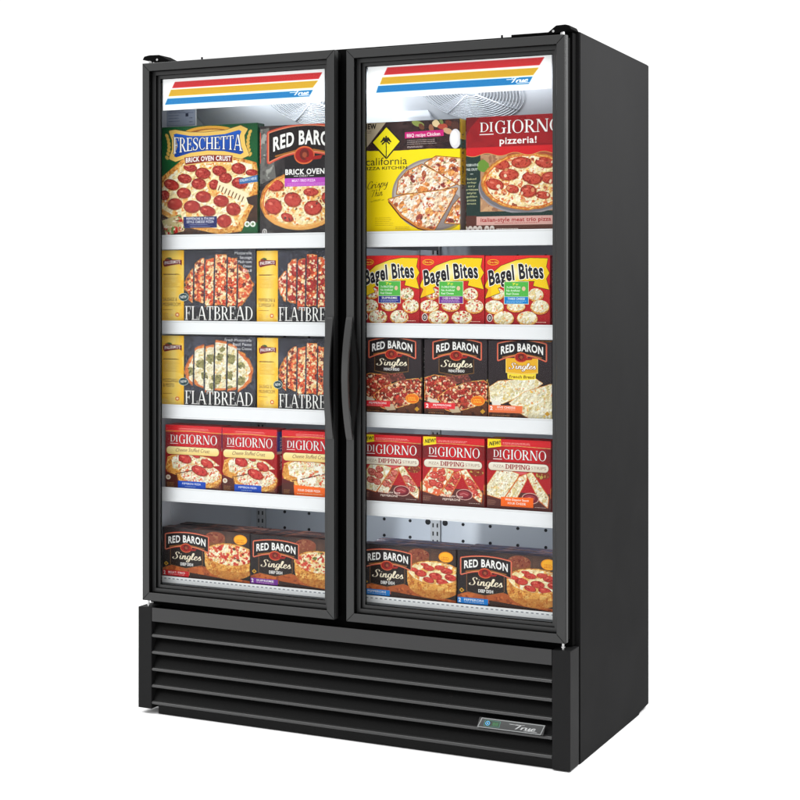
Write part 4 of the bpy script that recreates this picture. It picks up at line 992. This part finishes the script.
for cx in (0.478, 1.0):
    cy = 0.235
    bm = bmesh.new()
    for r in [0.026 + 0.0096 * i for i in range(15)]:
        sweep(bm, [on_cover(cx, cy, r * math.cos(a), r * math.sin(a), 0.010 - 0.006 * (r / .16) ** 2) for a in np.linspace(0, 2 * math.pi, 49)[:-1]], 0.0014, 5, closed=True)
    for k in range(4):
        a = math.pi / 4 + k * math.pi / 2
        sweep(bm, [on_cover(cx, cy, r * math.cos(a), r * math.sin(a), 0.0115 - 0.006 * (r / .16) ** 2) for r in (0.02, 0.09, 0.16)], 0.0020, 5)
    g = part('fan_guard', bm, M['guard'], smooth=True)
    bm = bmesh.new()
    ring = [bm.verts.new(on_cover(cx, cy, 0.158 * math.cos(a), 0.158 * math.sin(a), 0.0012)) for a in np.linspace(0, 2 * math.pi, 41)[:-1]]
    bm.faces.new(ring)
    r2 = bmesh.ops.extrude_face_region(bm, geom=bm.faces[:]); 
    for v in [e for e in r2['geom'] if isinstance(e, bmesh.types.BMVert)]: v.co.z += 0.0008
    for k in range(5):
        a0 = k * 2 * math.pi / 5
        b = [(0.03, a0), (0.145, a0 + .10), (0.150, a0 + .55), (0.08, a0 + .75), (0.03, a0 + .8)]
        lo = [bm.verts.new(on_cover(cx, cy, r * math.cos(a), r * math.sin(a), 0.0028 + .001 * i)) for i, (r, a) in enumerate(b)]
        hi = [bm.verts.new(on_cover(cx, cy, r * math.cos(a), r * math.sin(a), 0.0018 + .001 * i)) for i, (r, a) in enumerate(b)]
        fs = [bm.faces.new(lo), bm.faces.new(hi[::-1])]
        for i in range(5): fs.append(bm.faces.new((lo[i], hi[i], hi[(i + 1) % 5], lo[(i + 1) % 5])))
        for f_ in fs: f_.material_index = 1
    fo = part('fan', bm, [M['shroud'], M['fan']])
def sheet_panel(name, corners, thick, m, edge, parent=None):
    """a thin printed card; corners (4) go bottom-left, bottom-right, top-right, top-left seen from the front."""
    bm = bmesh.new(); c = [Vector(p) for p in corners]
    n = (c[1] - c[0]).cross(c[3] - c[0]).normalized()
    A = [bm.verts.new(p) for p in c]; B = [bm.verts.new(p - n * thick) for p in c]
    uv = bm.loops.layers.uv.new('print')
    f = bm.faces.new(A); f.material_index = 0
    for l, q in zip(f.loops, ((0, 0), (1, 0), (1, 1), (0, 1))): l[uv].uv = q
    b = bm.faces.new(B[::-1]); b.material_index = 1
    for i in range(4):
        g = bm.faces.new((A[i], B[i], B[(i + 1) % 4], A[(i + 1) % 4])); g.material_index = 1
    me = bpy.data.meshes.new(name); bm.to_mesh(me); bm.free(); me.materials.append(m); me.materials.append(edge)
    o = bpy.data.objects.new(name, me); COL.objects.link(o)
    if parent is None: o.parent = F; o.matrix_parent_inverse = Matrix.Translation((-0.695, -0.37, 0))
    else: o.parent = parent
    return o
sheet_panel('data_label', [(0.0240, 0.1190, 1.800), (0.1280, 0.1190, 1.800), (0.1280, 0.1190, 1.8720), (0.0240, 0.1190, 1.8720)], 0.0012, art_label(), M['shroud'])
bm = bmesh.new(); bx(bm, 0.0225, 0.132, 0.1205, 0.1225, 1.797, 1.906, 0.0006); part('label_bracket', bm, M['shroud'])

# shelves: wire deck (pattern) with a white price strip along the front
DECK = [1.4605, 1.1965, 0.9385, 0.6830]; LOW = [1.4155, 1.1555, 0.8955, 0.6395]
for (xa, xb) in ((0.0225, 0.661), (0.719, 1.357)):
    for top, low in zip(DECK, LOW):
        z = top - 0.010
        bm = bmesh.new()
        for i in range(30):
            x = xa + 0.008 + (xb - xa - 0.016) * i / 29
            tube(bm, (x, 0.085, z), (x, 0.612, z), 0.0021, 6)
        for y in (0.088, 0.26, 0.44, 0.610): tube(bm, (xa + .002, y, z - 0.0048), (xb - .002, y, z - 0.0048), 0.003, 6)
        for x in (xa + 0.003, xb - 0.003): bx(bm, x - 0.0015, x + 0.0015, 0.20, 0.618, z - 0.034, z - 0.0085)
        sh = part('shelf', bm, M['wire'], smooth=False)
        bm = bmesh.new()
        poly_extrude(bm, [(0.0775, low + 0.002), (0.0765, low), (0.0745, low), (0.0735, low + 0.003), (0.0755, low + 0.006), (0.0758, top - 0.006), (0.0738, top - 0.003), (0.0745, top), (0.0765, top), (0.0778, top - 0.002)], 'x', xa, xb)
        for x in (xa + 0.0015, xb - 0.0015): bx(bm, x - 0.0012, x + 0.0012, 0.0727, 0.0800, low - 0.001, top + 0.001)
        part('price_strip', bm, M['strip'], sh)
        sh_p = bpy.data.objects[sh.name]
# bottom deck and its perforated strip
for (xa, xb) in ((0.0225, 0.661), (0.719, 1.357)):
    bm = bmesh.new(); bx(bm, xa, xb, 0.0795, 0.62, 0.3785, 0.4015, 0.001)
    dk = part('floor_rack', bm, M['wire'])
    bm = bmesh.new(); bx(bm, xa, xb, 0.0745, 0.0785, 0.3885, 0.4085, 0.001)
    n = 42
    for i in range(n):
        x = xa + 0.012 + (xb - xa - 0.024) * i / (n - 1); bx(bm, x - 0.0042, x + 0.0032, 0.0738, 0.0750, 0.4005, 0.4035, mi=1)
    part('perforated_strip', bm, [M['white_edge'], M['fan']], dk)

# ------------------------------------------------------------------ doors
# door bar section, outer front corner first: (inset, y, black to the next point? rubber, and recess walls with shade painted in)
SEC = [(0.0, 0.0012, 0), (0.0012, 0.0, 0), (0.0236, 0.0, 0), (0.0246, 0.0012, 1), (0.0246, 0.0185, 0), (0.0256, 0.0182, 0), (0.0362, 0.0182, 0), (0.0368, 0.0190, 1), (0.0368, 0.0288, 0), (0.0460, 0.0292, 0),
       (0.0460, 0.0345, 1), (0.0385, 0.0485, 1), (0.0375, 0.0505, 1), (0.0035, 0.0505, 1), (0.0035, 0.0245, 1), (0.0, 0.0240, 0), (0.0, 0.0110, 0), (0.0010, 0.0098, 1), (0.0050, 0.0096, 1), (0.0050, 0.0036, 1), (0.0, 0.0030, 0)]
PROF = [(a, b) for a, b, c in SEC]; PMAT = [c for a, b, c in SEC]
def door(x0, x1, z0, z1, handle_at, flare, stripes):
    bm = bmesh.new(); mitred_frame(bm, x0, x1, z0, z1, PROF, 0, PMAT)
    # mitre seams
    for (cx, sx) in ((x0, 1), (x1, -1)):
        for (cz, sz) in ((z0, 1), (z1, -1)):
            a = Vector((cx + sx * .0012, -0.0003, cz + sz * .0012)); b = Vector((cx + sx * .0240, -0.0003, cz + sz * .0240)); d = Vector((sx, 0, -sz)).normalized() * 0.00065
            v = [bm.verts.new(p) for p in (a + d, b + d, b - d, a - d)]; w = [bm.verts.new(p + Vector((0, .0006, 0))) for p in (a + d, b + d, b - d, a - d)]
            fs = [bm.faces.new(v), bm.faces.new(w[::-1])] + [bm.faces.new((v[i], w[i], w[(i + 1) % 4], v[(i + 1) % 4])) for i in range(4)]
            for f_ in fs: f_.material_index = 1
    d = part('door', bm, [M['black_door'], M['black_deep']])
    bm = bmesh.new(); bx(bm, x0 + 0.0462, x1 - 0.0462, 0.0305, 0.0345, z0 + 0.0462, z1 - 0.0462); part('glass_pane', bm, M['glass'], d)
    bm = bmesh.new(); mitred_frame(bm, x0 + 0.0464, x1 - 0.0464, z0 + 0.0464, z1 - 0.0464, [(-0.003, 0.0350), (0.0012, 0.0350), (0.0012, 0.0362), (-0.003, 0.0366)]); part('glass_spacer', bm, M['black_deep'], d)
    bm = bmesh.new(); mitred_frame(bm, x0 + 0.010, x1 - 0.010, z0 + 0.010, z1 - 0.010, [(0.0, 0.0507), (0.016, 0.0507), (0.014, 0.0523), (0.002, 0.0523)]); part('gasket', bm, M['black_deep'], d)
    sheet_panel('header_card', [(x0 + .051, 0.0365, 1.8395), (x1 - .051, 0.0365, 1.8395), (x1 - .051, 0.0365, 1.9375), (x0 + .051, 0.0365, 1.9375)], 0.0010, art_header(stripes), M['strip'], d)
    # handle: bowed grip strip with a dark scooped web behind it
    bow = 0.031 if flare > .002 else 0.024
    za, zb = 0.8640, 1.2155; n = 40; bm = bmesh.new(); xa, xb = handle_at, handle_at + 0.0208
    rows_ = []
    for i in range(n + 1):
        t = i / n; s = math.sin(math.pi * t); z = za + (zb - za) * t; y = -0.004 - bow * s ** 0.85
        tk = 0.008
        rows_.append([bm.verts.new(p) for p in ((xa, y + 0.0012, z), (xa + 0.0012, y, z), (xb - 0.0012, y, z), (xb, y + 0.0012, z), (xb, y + tk, z), (xa, y + tk, z))])
    for A, B in zip(rows_, rows_[1:]):
        for k in range(6): bm.faces.new((A[k], A[(k + 1) % 6], B[(k + 1) % 6], B[k]))
    bm.faces.new(rows_[0]); bm.faces.new(rows_[-1][::-1])
    for zc in (za + .012, zb - .012): bx(bm, xa + .002, xb - .002, -0.0015 if 0 else -0.006, -0.0002, zc - .010, zc + .010)
    h = part('handle', bm, M['handle'], d)
    bm = bmesh.new(); G = []
    for i in range(n + 1):
        t = i / n; s = math.sin(math.pi * t); z = za + (zb - za) * t; y = -0.004 - bow * s ** 0.85 + 0.0082
        y = min(y, -0.0006)
        e = (xb + flare * s, -0.0004 + (0.0185 * max(0, s - .35) if flare > .002 else 0.0))
        row = []
        for k in range(6):
            q = k / 5; row.append(bm.verts.new((xb - .0045 + (e[0] - xb + .0045) * q ** 2, y + (e[1] - y) * q, z)))
        row.append(bm.verts.new((e[0] - .006, e[1], z))); row.append(bm.verts.new((xb - .0105, y, z)))
        G.append(row)
    for A, B in zip(G, G[1:]):
        for k in range(8): bm.faces.new((A[k], A[(k + 1) % 8], B[(k + 1) % 8], B[k]))
    bm.faces.new(G[0]); bm.faces.new(G[-1][::-1])
    part('handle_web', bm, M['handle_web'], d, smooth=True)
    return d
RED, YEL, BLU = (200, 24, 32), (206, 160, 24), (0, 116, 178)
door(0.0148, 0.6770, 0.3450, 1.9820, 0.6552, 0.0, [(RED, .135, .315, .078, .060, .985, .965), (YEL, .375, .565, .052, .036, .960, .930), (BLU, .64, .82, .030, .014, .930, .910)])
door(0.7157, 1.3763, 0.3440, 1.9785, 0.7176, 0.017, [(RED, .125, .325, .112, .093, .960, .936), (YEL, .40, .595, .084, .070, .932, .903), (BLU, .64, .83, .060, .049, .900, .880)])

# hinges
def hinge(x0, x1, z0, z1, rev):
    bm = bmesh.new()
    xs = (x0, x0 + .25 * (x1 - x0), x0 + .62 * (x1 - x0), x1)
    pts = [(xs[0], z0 + .010), (xs[0] + .006, z1 - .003), (xs[1], z1), (xs[2], z1 - .001), (xs[3], z0 + .003), (xs[3], z0), (xs[2], z0 + .001), (xs[1], z0 + .006)]
    if rev: pts = [(x0 + x1 - a, b) for a, b in pts]
    poly_extrude(bm, pts, 'y', 0.022, 0.085)
    bmesh.ops.bevel(bm, geom=bm.edges[:], offset=0.0012, segments=1, affect='EDGES')
    c = x1 - .028 if rev else x0 + .026
    tube(bm, (c, .03, z0 - .003), (c, .03, z0 + .012), .0065, 12, 1); tube(bm, (c + (-.022 if rev else .030), .0185, z0 + .007), (c + (-.022 if rev else .030), .024, z0 + .007), .0035, 10, 1)
    part('top_hinge', bm, [M['black_deep'], M['steel']])
hinge(0.000, 0.098, 1.9865, 2.0095, False); hinge(1.316, 1.386, 1.985, 2.0085, True)
bm = bmesh.new(); bx(bm, 1.200, 1.312, 0.055, 0.078, 1.9905, 1.9965, 0.001); part('wiring_trim', bm, M['black_deep'])
for x in (.19, 1.17):
    bm = bmesh.new(); tube(bm, (x, .062, 1.985), (x, .062, 1.9985), .003, 8); part('screw', bm, M['black_deep'])
for x in (0.0285, 1.3660):
    bm = bmesh.new(); tube(bm, (x, .014, .3245), (x, .014, .3435), .0034, 14); tube(bm, (x, .014, .3310), (x, .014, .3335), .0055, 14); part('hinge_pin', bm, M['steel'], smooth=False)
    bm = bmesh.new(); bx(bm, x - .014, x + .014, .006, .060, .3205, .3243, .001); part('hinge_bracket', bm, M['black_plastic'])

# ------------------------------------------------------------------ grille
for (xa, xb, zb_) in ((0.0, 0.0486, 0.0160), (1.3396, WID, 0.0030)):
    bm = bmesh.new(); bx(bm, xa, xb, 0.0, 0.0716, zb_, 0.3245, 0.0022); part('corner_post', bm, M['black_post'])
bm = bmesh.new(); bx(bm, 0.0498, 1.3384, 0.0006, 0.0030, 0.2830, 0.3250, 0.001); bx(bm, 0.0498, 1.3384, 0.0032, 0.030, 0.2830, 0.2852); part('grille_header', bm, M['black_panel'])
bm = bmesh.new()
for zl in (0.2385, 0.1875, 0.1360, 0.0855, 0.0343):
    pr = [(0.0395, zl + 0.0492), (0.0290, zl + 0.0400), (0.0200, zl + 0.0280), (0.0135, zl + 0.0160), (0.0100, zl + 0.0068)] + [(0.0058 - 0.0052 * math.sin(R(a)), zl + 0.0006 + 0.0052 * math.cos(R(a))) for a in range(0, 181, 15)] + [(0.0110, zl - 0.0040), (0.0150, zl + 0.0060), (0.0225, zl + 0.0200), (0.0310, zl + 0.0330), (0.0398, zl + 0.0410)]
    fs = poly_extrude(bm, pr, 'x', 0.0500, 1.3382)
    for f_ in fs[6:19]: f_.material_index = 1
gr = part('grille', bm, [M['black_grille'], M['louvre_lip_highlight']])
for p_ in gr.data.polygons: p_.use_smooth = abs(p_.normal.x) < .9
em = gr.modifiers.new('edge', 'EDGE_SPLIT'); em.split_angle = R(28)
bm = bmesh.new(); bx(bm, 0.0500, 1.3382, 0.0405, 0.0440, 0.012, 0.2828); part('grille_backing', bm, M['black_deep'])
bm = bmesh.new(); bx(bm, 0.066, 1.3380, 0.0120, 0.0150, 0.0015, 0.0345, 0.001); bx(bm, 0.066, 1.3380, 0.0152, 0.036, 0.0012, 0.0030); part('kick_plate', bm, M['black_grille'])
bd = sheet_panel('maker_badge', [(1.1225, -0.0036, 0.0925), (1.3150, -0.0036, 0.0925), (1.3215, -0.0036, 0.1200), (1.1300, -0.0036, 0.1200)], 0.0040, art_badge(), M['steel'], None)

# ------------------------------------------------------------------ boxed food
def side_mat(name, ramp, ink=None, rough=0.4, patch=None):
    """plain coated board: colour bands up its height and a line of spine lettering-like ticks."""
    m = bpy.data.materials.new(name); m.use_nodes = True; nt = m.node_tree; b = nt.nodes['Principled BSDF']
    tc = nt.nodes.new('ShaderNodeTexCoord'); sp = nt.nodes.new('ShaderNodeSeparateXYZ'); nt.links.new(tc.outputs['Generated'], sp.inputs[0])
    cr = nt.nodes.new('ShaderNodeValToRGB'); cr.color_ramp.interpolation = 'CONSTANT'
    el = cr.color_ramp.elements
    while len(el) < len(ramp): el.new(0.5)
    for e, (p, c) in zip(el, ramp): e.position = p; e.color = (*s2l([v / 255 for v in c]), 1)
    nt.links.new(sp.outputs['Z'], cr.inputs[0]); out = cr.outputs[0]
    if ink:
        mp = nt.nodes.new('ShaderNodeMapping'); mp.inputs['Scale'].default_value = (1, 3, 55)
        n = nt.nodes.new('ShaderNodeTexNoise'); n.inputs['Scale'].default_value = 1.0; nt.links.new(tc.outputs['Generated'], mp.inputs[0]); nt.links.new(mp.outputs[0], n.inputs['Vector'])
        g = nt.nodes.new('ShaderNodeMath'); g.operation = 'GREATER_THAN'; g.inputs[1].default_value = 0.52; nt.links.new(n.outputs['Fac'], g.inputs[0])
        d = nt.nodes.new('ShaderNodeMath'); d.operation = 'COMPARE'; d.inputs[1].default_value = 0.45; d.inputs[2].default_value = 0.16; nt.links.new(sp.outputs['Y'], d.inputs[0])
        u = nt.nodes.new('ShaderNodeMath'); u.operation = 'COMPARE'; u.inputs[1].default_value = 0.62; u.inputs[2].default_value = 0.26; nt.links.new(sp.outputs['Z'], u.inputs[0])
        k = nt.nodes.new('ShaderNodeMath'); k.operation = 'MULTIPLY'; nt.links.new(g.outputs[0], k.inputs[0]); nt.links.new(d.outputs[0], k.inputs[1])
        k2 = nt.nodes.new('ShaderNodeMath'); k2.operation = 'MULTIPLY'; nt.links.new(k.outputs[0], k2.inputs[0]); nt.links.new(u.outputs[0], k2.inputs[1])
        mx = nt.nodes.new('ShaderNodeMix'); mx.data_type = 'RGBA'; nt.links.new(k2.outputs[0], mx.inputs[0]); nt.links.new(out, mx.inputs[6]); mx.inputs[7].default_value = (*s2l([v / 255 for v in ink]), 1); out = mx.outputs[2]
    if patch:
        mp = nt.nodes.new('ShaderNodeMapping'); mp.inputs['Scale'].default_value = (9, 3, 1); nt.links.new(tc.outputs['Generated'], mp.inputs[0])
        n = nt.nodes.new('ShaderNodeTexNoise'); n.inputs['Scale'].default_value = 1.0; n.inputs['Detail'].default_value = 4; nt.links.new(mp.outputs[0], n.inputs['Vector'])
        g = nt.nodes.new('ShaderNodeMapRange'); g.inputs['From Min'].default_value = .52; g.inputs['From Max'].default_value = .60; nt.links.new(n.outputs['Fac'], g.inputs['Value'])
        mx = nt.nodes.new('ShaderNodeMix'); mx.data_type = 'RGBA'; nt.links.new(g.outputs[0], mx.inputs[0]); nt.links.new(out, mx.inputs[6]); mx.inputs[7].default_value = (*s2l([v / 255 for v in patch]), 1); out = mx.outputs[2]
    nt.links.new(out, b.inputs['Base Color']); b.inputs['Roughness'].default_value = rough; b.inputs['Specular IOR Level'].default_value = 0.35
    return m
SD = {
 'green': side_mat('board_green', [(0, (26, 80, 50)), (.2, (30, 92, 56)), (.9, (24, 74, 46))], (230, 226, 200)),
 'dark': side_mat('board_dark', [(0, (44, 36, 38)), (.5, (38, 32, 34))], (226, 220, 212)),
 'slate': side_mat('board_slate', [(0, (46, 44, 50)), (.5, (52, 50, 58))], (226, 226, 226)),
 'red': side_mat('board_red', [(0, (96, 34, 36)), (.14, (160, 40, 44)), (.62, (206, 176, 160)), (.66, (40, 60, 140)), (.96, (168, 26, 38))], (236, 210, 200)),
 'redplain': side_mat('board_red_plain', [(0, (150, 32, 38)), (.5, (160, 30, 40))], (220, 160, 150)),
 'yellow': side_mat('board_yellow', [(0, (150, 146, 140)), (.42, (226, 196, 30)), (.74, (70, 120, 110)), (.82, (236, 206, 40))], (90, 80, 30)),
 'top_dark': side_mat('board_top_dark', [(0, (52, 42, 42)), (.5, (44, 36, 40))], patch=(132, 84, 70)),
 'top_red': side_mat('board_top_red', [(0, (186, 40, 46)), (.5, (196, 46, 50))]),
 'top_navy': side_mat('board_top_navy', [(0, (38, 42, 62)), (.5, (44, 48, 70))], patch=(110, 84, 84)),
}
def food_box(name, cat, label, x0, x1, z0, z1, front, side, top, depth, y=0.088, turn=0.0, group=None, src=None):
    if src is None:
        bm = bmesh.new(); w, h = x1 - x0, z1 - z0
        bx(bm, -w / 2, w / 2, 0, depth, 0, h, 0.0013)
        # end flap glued over the right side, and the tuck flap seam on top
        bx(bm, w / 2 - .0004, w / 2 + .0007, depth * .08, depth * .92, h * .03, h * .97, mi=1)
        bx(bm, -w / 2 + .004, w / 2 - .004, depth * .55, depth * .97, h - .0004, h + .0007, mi=2)
        bmesh.ops.recalc_face_normals(bm, faces=bm.faces[:])
        uv = bm.loops.layers.uv.new('print')
        for f in bm.faces:
            n = f.normal
            f.material_index = 0 if n.y < -0.5 else (1 if abs(n.x) > 0.5 else 2)
            for l in f.loops: l[uv].uv = ((l.vert.co.x + w / 2) / w, l.vert.co.z / h)
        me = bpy.data.meshes.new(name); bm.to_mesh(me); bm.free()
        for m in (front, side, top): me.materials.append(m)
        o = bpy.data.objects.new(name, me)
    else:
        o = src.copy()
    COL.objects.link(o); o.location = ((x0 + x1) / 2, y, z0); o.rotation_euler = (0, 0, R(turn))
    o['label'] = label; o['category'] = cat
    if group: o['group'] = group
    return o
Z1, Z2, Z3, Z4, Z5 = 1.4545, 1.1905, 0.9325, 0.6770, 0.4020
pz, bxn = 'pizza box', 'food_box'
gT = 'large boxes on the top shelves'
food_box('pizza_box', pz, 'green box with blue crest lettering and sliced pepperoni pizza', 0.0235, 0.3699, Z1, 1.7940, art_brick_crust_green(), SD['green'], SD['green'], .042)
food_box('pizza_box', pz, 'grey and black box with magenta band beside the green box', 0.3786, 0.6630, Z1, 1.7825, art_brick_oven_dark(), SD['dark'], SD['top_dark'], .042, turn=.3)
palm = food_box('pizza_box', pz, 'yellow box with black palm tree diamond, front of its row', 0.7200, 1.0321, Z1, 1.7765, art_palm_yellow(), SD['yellow'], SD['top_dark'], .042)
for k, (dx, lb) in enumerate(((.0045, 'second'), (.010, 'third'), (.014, 'fourth'))):
    food_box('pizza_box', pz, 'yellow pizza box mostly hidden, %s from the glass behind the palm tree box' % lb, 0.7200 + dx, 1.0321 + dx, Z1, 1.7765, 0, 0, 0, .042, y=.088 + .0445 * (k + 1), src=palm, group='yellow boxes queued behind the front one')
food_box('pizza_box', pz, 'red box with green side panel and round meat pizza on top right shelf', 1.0505, 1.3450, Z1, 1.7780, art_red_pizzeria(), SD['redplain'], SD['top_red'], .042)

gF = 'slate and yellow flatbread boxes'
fs_ = art_flatbread('sausage', 51); fp = art_flatbread('pepperoni', 52); fm = art_flatbread('pesto', 53)
food_box('flatbread_box', 'flatbread box', 'slate flatbread box with red sausage strips below the green box', 0.0235, 0.3636, Z2, 1.4135, fs_, SD['slate'], SD['slate'], .040, group=gF)
food_box('flatbread_box', 'flatbread box', 'slate flatbread box topped with pepperoni discs and no round NEW badge', 0.3675, 0.6620, Z2, 1.4090, fp, SD['slate'], SD['slate'], .040, group=gF, turn=.2)
food_box('flatbread_box', 'flatbread box', 'slate flatbread box with pale cheese and green pesto blobs', 0.0235, 0.3636, Z3, 1.1500, fm, SD['slate'], SD['slate'], .040, group=gF)
food_box('flatbread_box', 'flatbread box', 'slate flatbread box with red sausage strips right of the pesto box', 0.3682, 0.6620, Z3, 1.1480, fs_, SD['slate'], SD['slate'], .040, group=gF, turn=-.2)

gS = 'red stuffed crust pizza boxes'
sp_, sc_ = art_stuffed('pepperoni', 61), art_stuffed('cheese', 62)
food_box('pizza_box', pz, 'red stuffed crust box with blue flavour tag, leftmost on its shelf', 0.0394, 0.2439, Z4, 0.8750, sp_, SD['red'], SD['top_red'], .058, group=gS)
food_box('pizza_box', pz, 'red stuffed crust box with blue tag touching the orange tagged box', 0.2453, 0.4373, Z4, 0.8740, sp_, SD['red'], SD['top_red'], .058, group=gS)
food_box('pizza_box', pz, 'red stuffed crust box with cheese pizza and orange flavour tag', 0.4538, 0.6480, Z4, 0.8740, sc_, SD['red'], SD['top_red'], .058, group=gS)

gB = 'red snack boxes with yellow banners'
food_box('snack_box', 'snack box', 'red mini bagel box with navy flavour tag under its green panel', 0.7200, 0.9071, Z2, 1.3912, art_bagel((48, 54, 130), 'SUPREME', 'supreme', 71), SD['redplain'], SD['top_red'], .050, group=gB)
food_box('snack_box', 'snack box', 'red mini bagel box with purple flavour tag, middle of three', 0.9086, 1.1066, Z2, 1.3897, art_bagel((116, 52, 138), 'CHEESE & PEPPERONI', 'pep', 72), SD['redplain'], SD['top_red'], .050, group=gB)
food_box('snack_box', 'snack box', 'red mini bagel box with bright blue flavour tag', 1.1090, 1.3015, Z2, 1.3880, art_bagel((20, 128, 190), 'THREE CHEESE', 'cheese', 73), SD['redplain'], SD['top_red'], .050, group=gB)

gR = 'dark boxes of french bread pizza'
fr = art_french('red', 81); fy = art_french('yellow', 82)
food_box('pizza_box', pz, 'black french bread pizza box nearest the door handle, below navy tagged box', 0.7170, 0.9121, Z3, 1.1522, fr, SD['dark'], SD['top_dark'], .055, group=gR)
food_box('pizza_box', pz, 'black french bread pizza box between its twin and the yellow labelled box', 0.9212, 1.1153, Z3, 1.1520, fr, SD['dark'], SD['top_dark'], .055, group=gR)
food_box('pizza_box', pz, 'black french bread pizza box with yellow label and pale cheese loaves', 1.1184, 1.3073, Z3, 1.1512, fy, SD['dark'], SD['top_dark'], .055, group=gR)

gD = 'red boxes of dipping strips'
food_box('pizza_box', pz, 'red dipping strips box with pale strips and pink pepperoni, nearest the mullion', 0.7180, 0.9115, Z4, 0.8730, art_dipping('ham', 91), SD['redplain'], SD['top_red'], .058, group=gD)
food_box('pizza_box', pz, 'red dipping strips box with strips of red pepperoni, middle of three', 0.9156, 1.1066, Z4, 0.8745, art_dipping('pepperoni', 92), SD['redplain'], SD['top_red'], .058, group=gD)
food_box('pizza_box', pz, 'red dipping strips box with plain cheese strips and orange tag', 1.1141, 1.3044, Z4, 0.8765, art_dipping('plain', 93), SD['redplain'], SD['top_red'], .058, group=gD)

gP = 'black deep dish pizza boxes on the bottom deck'
rows5 = [('red', (196, 36, 48), 'MEAT-TRIO', 'meat', 0.0291, 0.3430, 0.5580, 101), ('purple', (122, 62, 150), 'SUPREME', 'supreme', 0.3448, 0.6560, 0.5570, 102),
         ('blue', (34, 128, 200), 'PEPPERONI', 'pepperoni', 0.7200, 1.0198, 0.5560, 103), ('blue', (34, 128, 200), 'PEPPERONI', 'pepperoni', 1.0238, 1.3300, 0.5585, 104)]
where = ['the row with red tags', 'the row with purple tags', 'the blue tagged row beside the mullion', 'the blue tagged row with fully showing logo']
front_lb = ['black deep dish box with red flavour tag on the bottom deck', 'black deep dish box with purple flavour tag on the bottom deck', 'black deep dish box with blue tag, beside the mullion', 'black deep dish box with blue tag, fully showing its logo']
blue_m = None
for (tg, col, fl_, tp, xa, xb, zt, sd_), wh, lb in zip(rows5, where, front_lb):
    if tg == 'blue':
        blue_m = blue_m or art_deep_dish(col, fl_, tp, sd_); fm_ = blue_m
    else: fm_ = art_deep_dish(col, fl_, tp, sd_)
    b0 = food_box('pizza_box', pz, lb, xa, xb, Z5, zt, fm_, SD['dark'], SD['top_navy'] if tg == 'blue' else SD['top_dark'], .038, group=gP)
    for k, nm in enumerate(('second', 'third')):
        dx = random.Random(sd_ + k).uniform(-.006, .008) + (.012 if xa < .1 and k else 0)
        bk = food_box('pizza_box', pz, 'black deep dish box %s from glass in %s' % (nm, wh), xa + max(dx, -.004), xb + max(dx, -.004), Z5, zt, 0, 0, 0, .038, y=.088 + .0415 * (k + 1), src=b0, group=gP)
        bk.scale = (1, 1, (.975, .992)[k]); bk.rotation_euler.z = R(random.Random(sd_ * 7 + k).uniform(-.5, .5))

# mullion and hinge-side LEDs of the cabinet; the horizontal lamps are added, unseen fills
def interior_lamp(x, y, z, h, power, aim, horizontal=False):
    o = area('led_and_fill_lamp', (x, y, z), (x + aim[0], y + aim[1], z + aim[2]), .012, .012, power, None, (0.95, 0.98, 1.0))
    o.data.spread = R(115)
    if horizontal: o.data.size = h
    else: o.data.size_y = h
    o.parent = F; o.matrix_parent_inverse = Matrix.Translation((-0.695, -0.37, 0))
    return o
interior_lamp(0.690, 0.084, 0.525, 0.25, 1.15, (0, 1, 0))
interior_lamp(0.690, 0.084, 1.730, 0.34, 1.1, (0, 1, 0))
interior_lamp(0.690, 0.084, 1.130, 0.60, 0.06, (0, 1, 0))
interior_lamp(1.352, 0.084, 0.525, 0.25, 0.55, (-.35, 1, 0))
interior_lamp(0.42, 0.092, 1.845, 0.40, 0.85, (0, 1, .05), True)  # added fill that brightens the evaporator cover
interior_lamp(1.05, 0.092, 1.845, 0.50, 0.80, (0, 1, .05), True)
interior_lamp(0.42, 0.100, 0.624, 0.40, 0.42, (0, 1, -.55), True)  # added fill for the bottom compartment
interior_lamp(1.04, 0.100, 0.624, 0.60, 0.5, (0, 1, -.55), True)
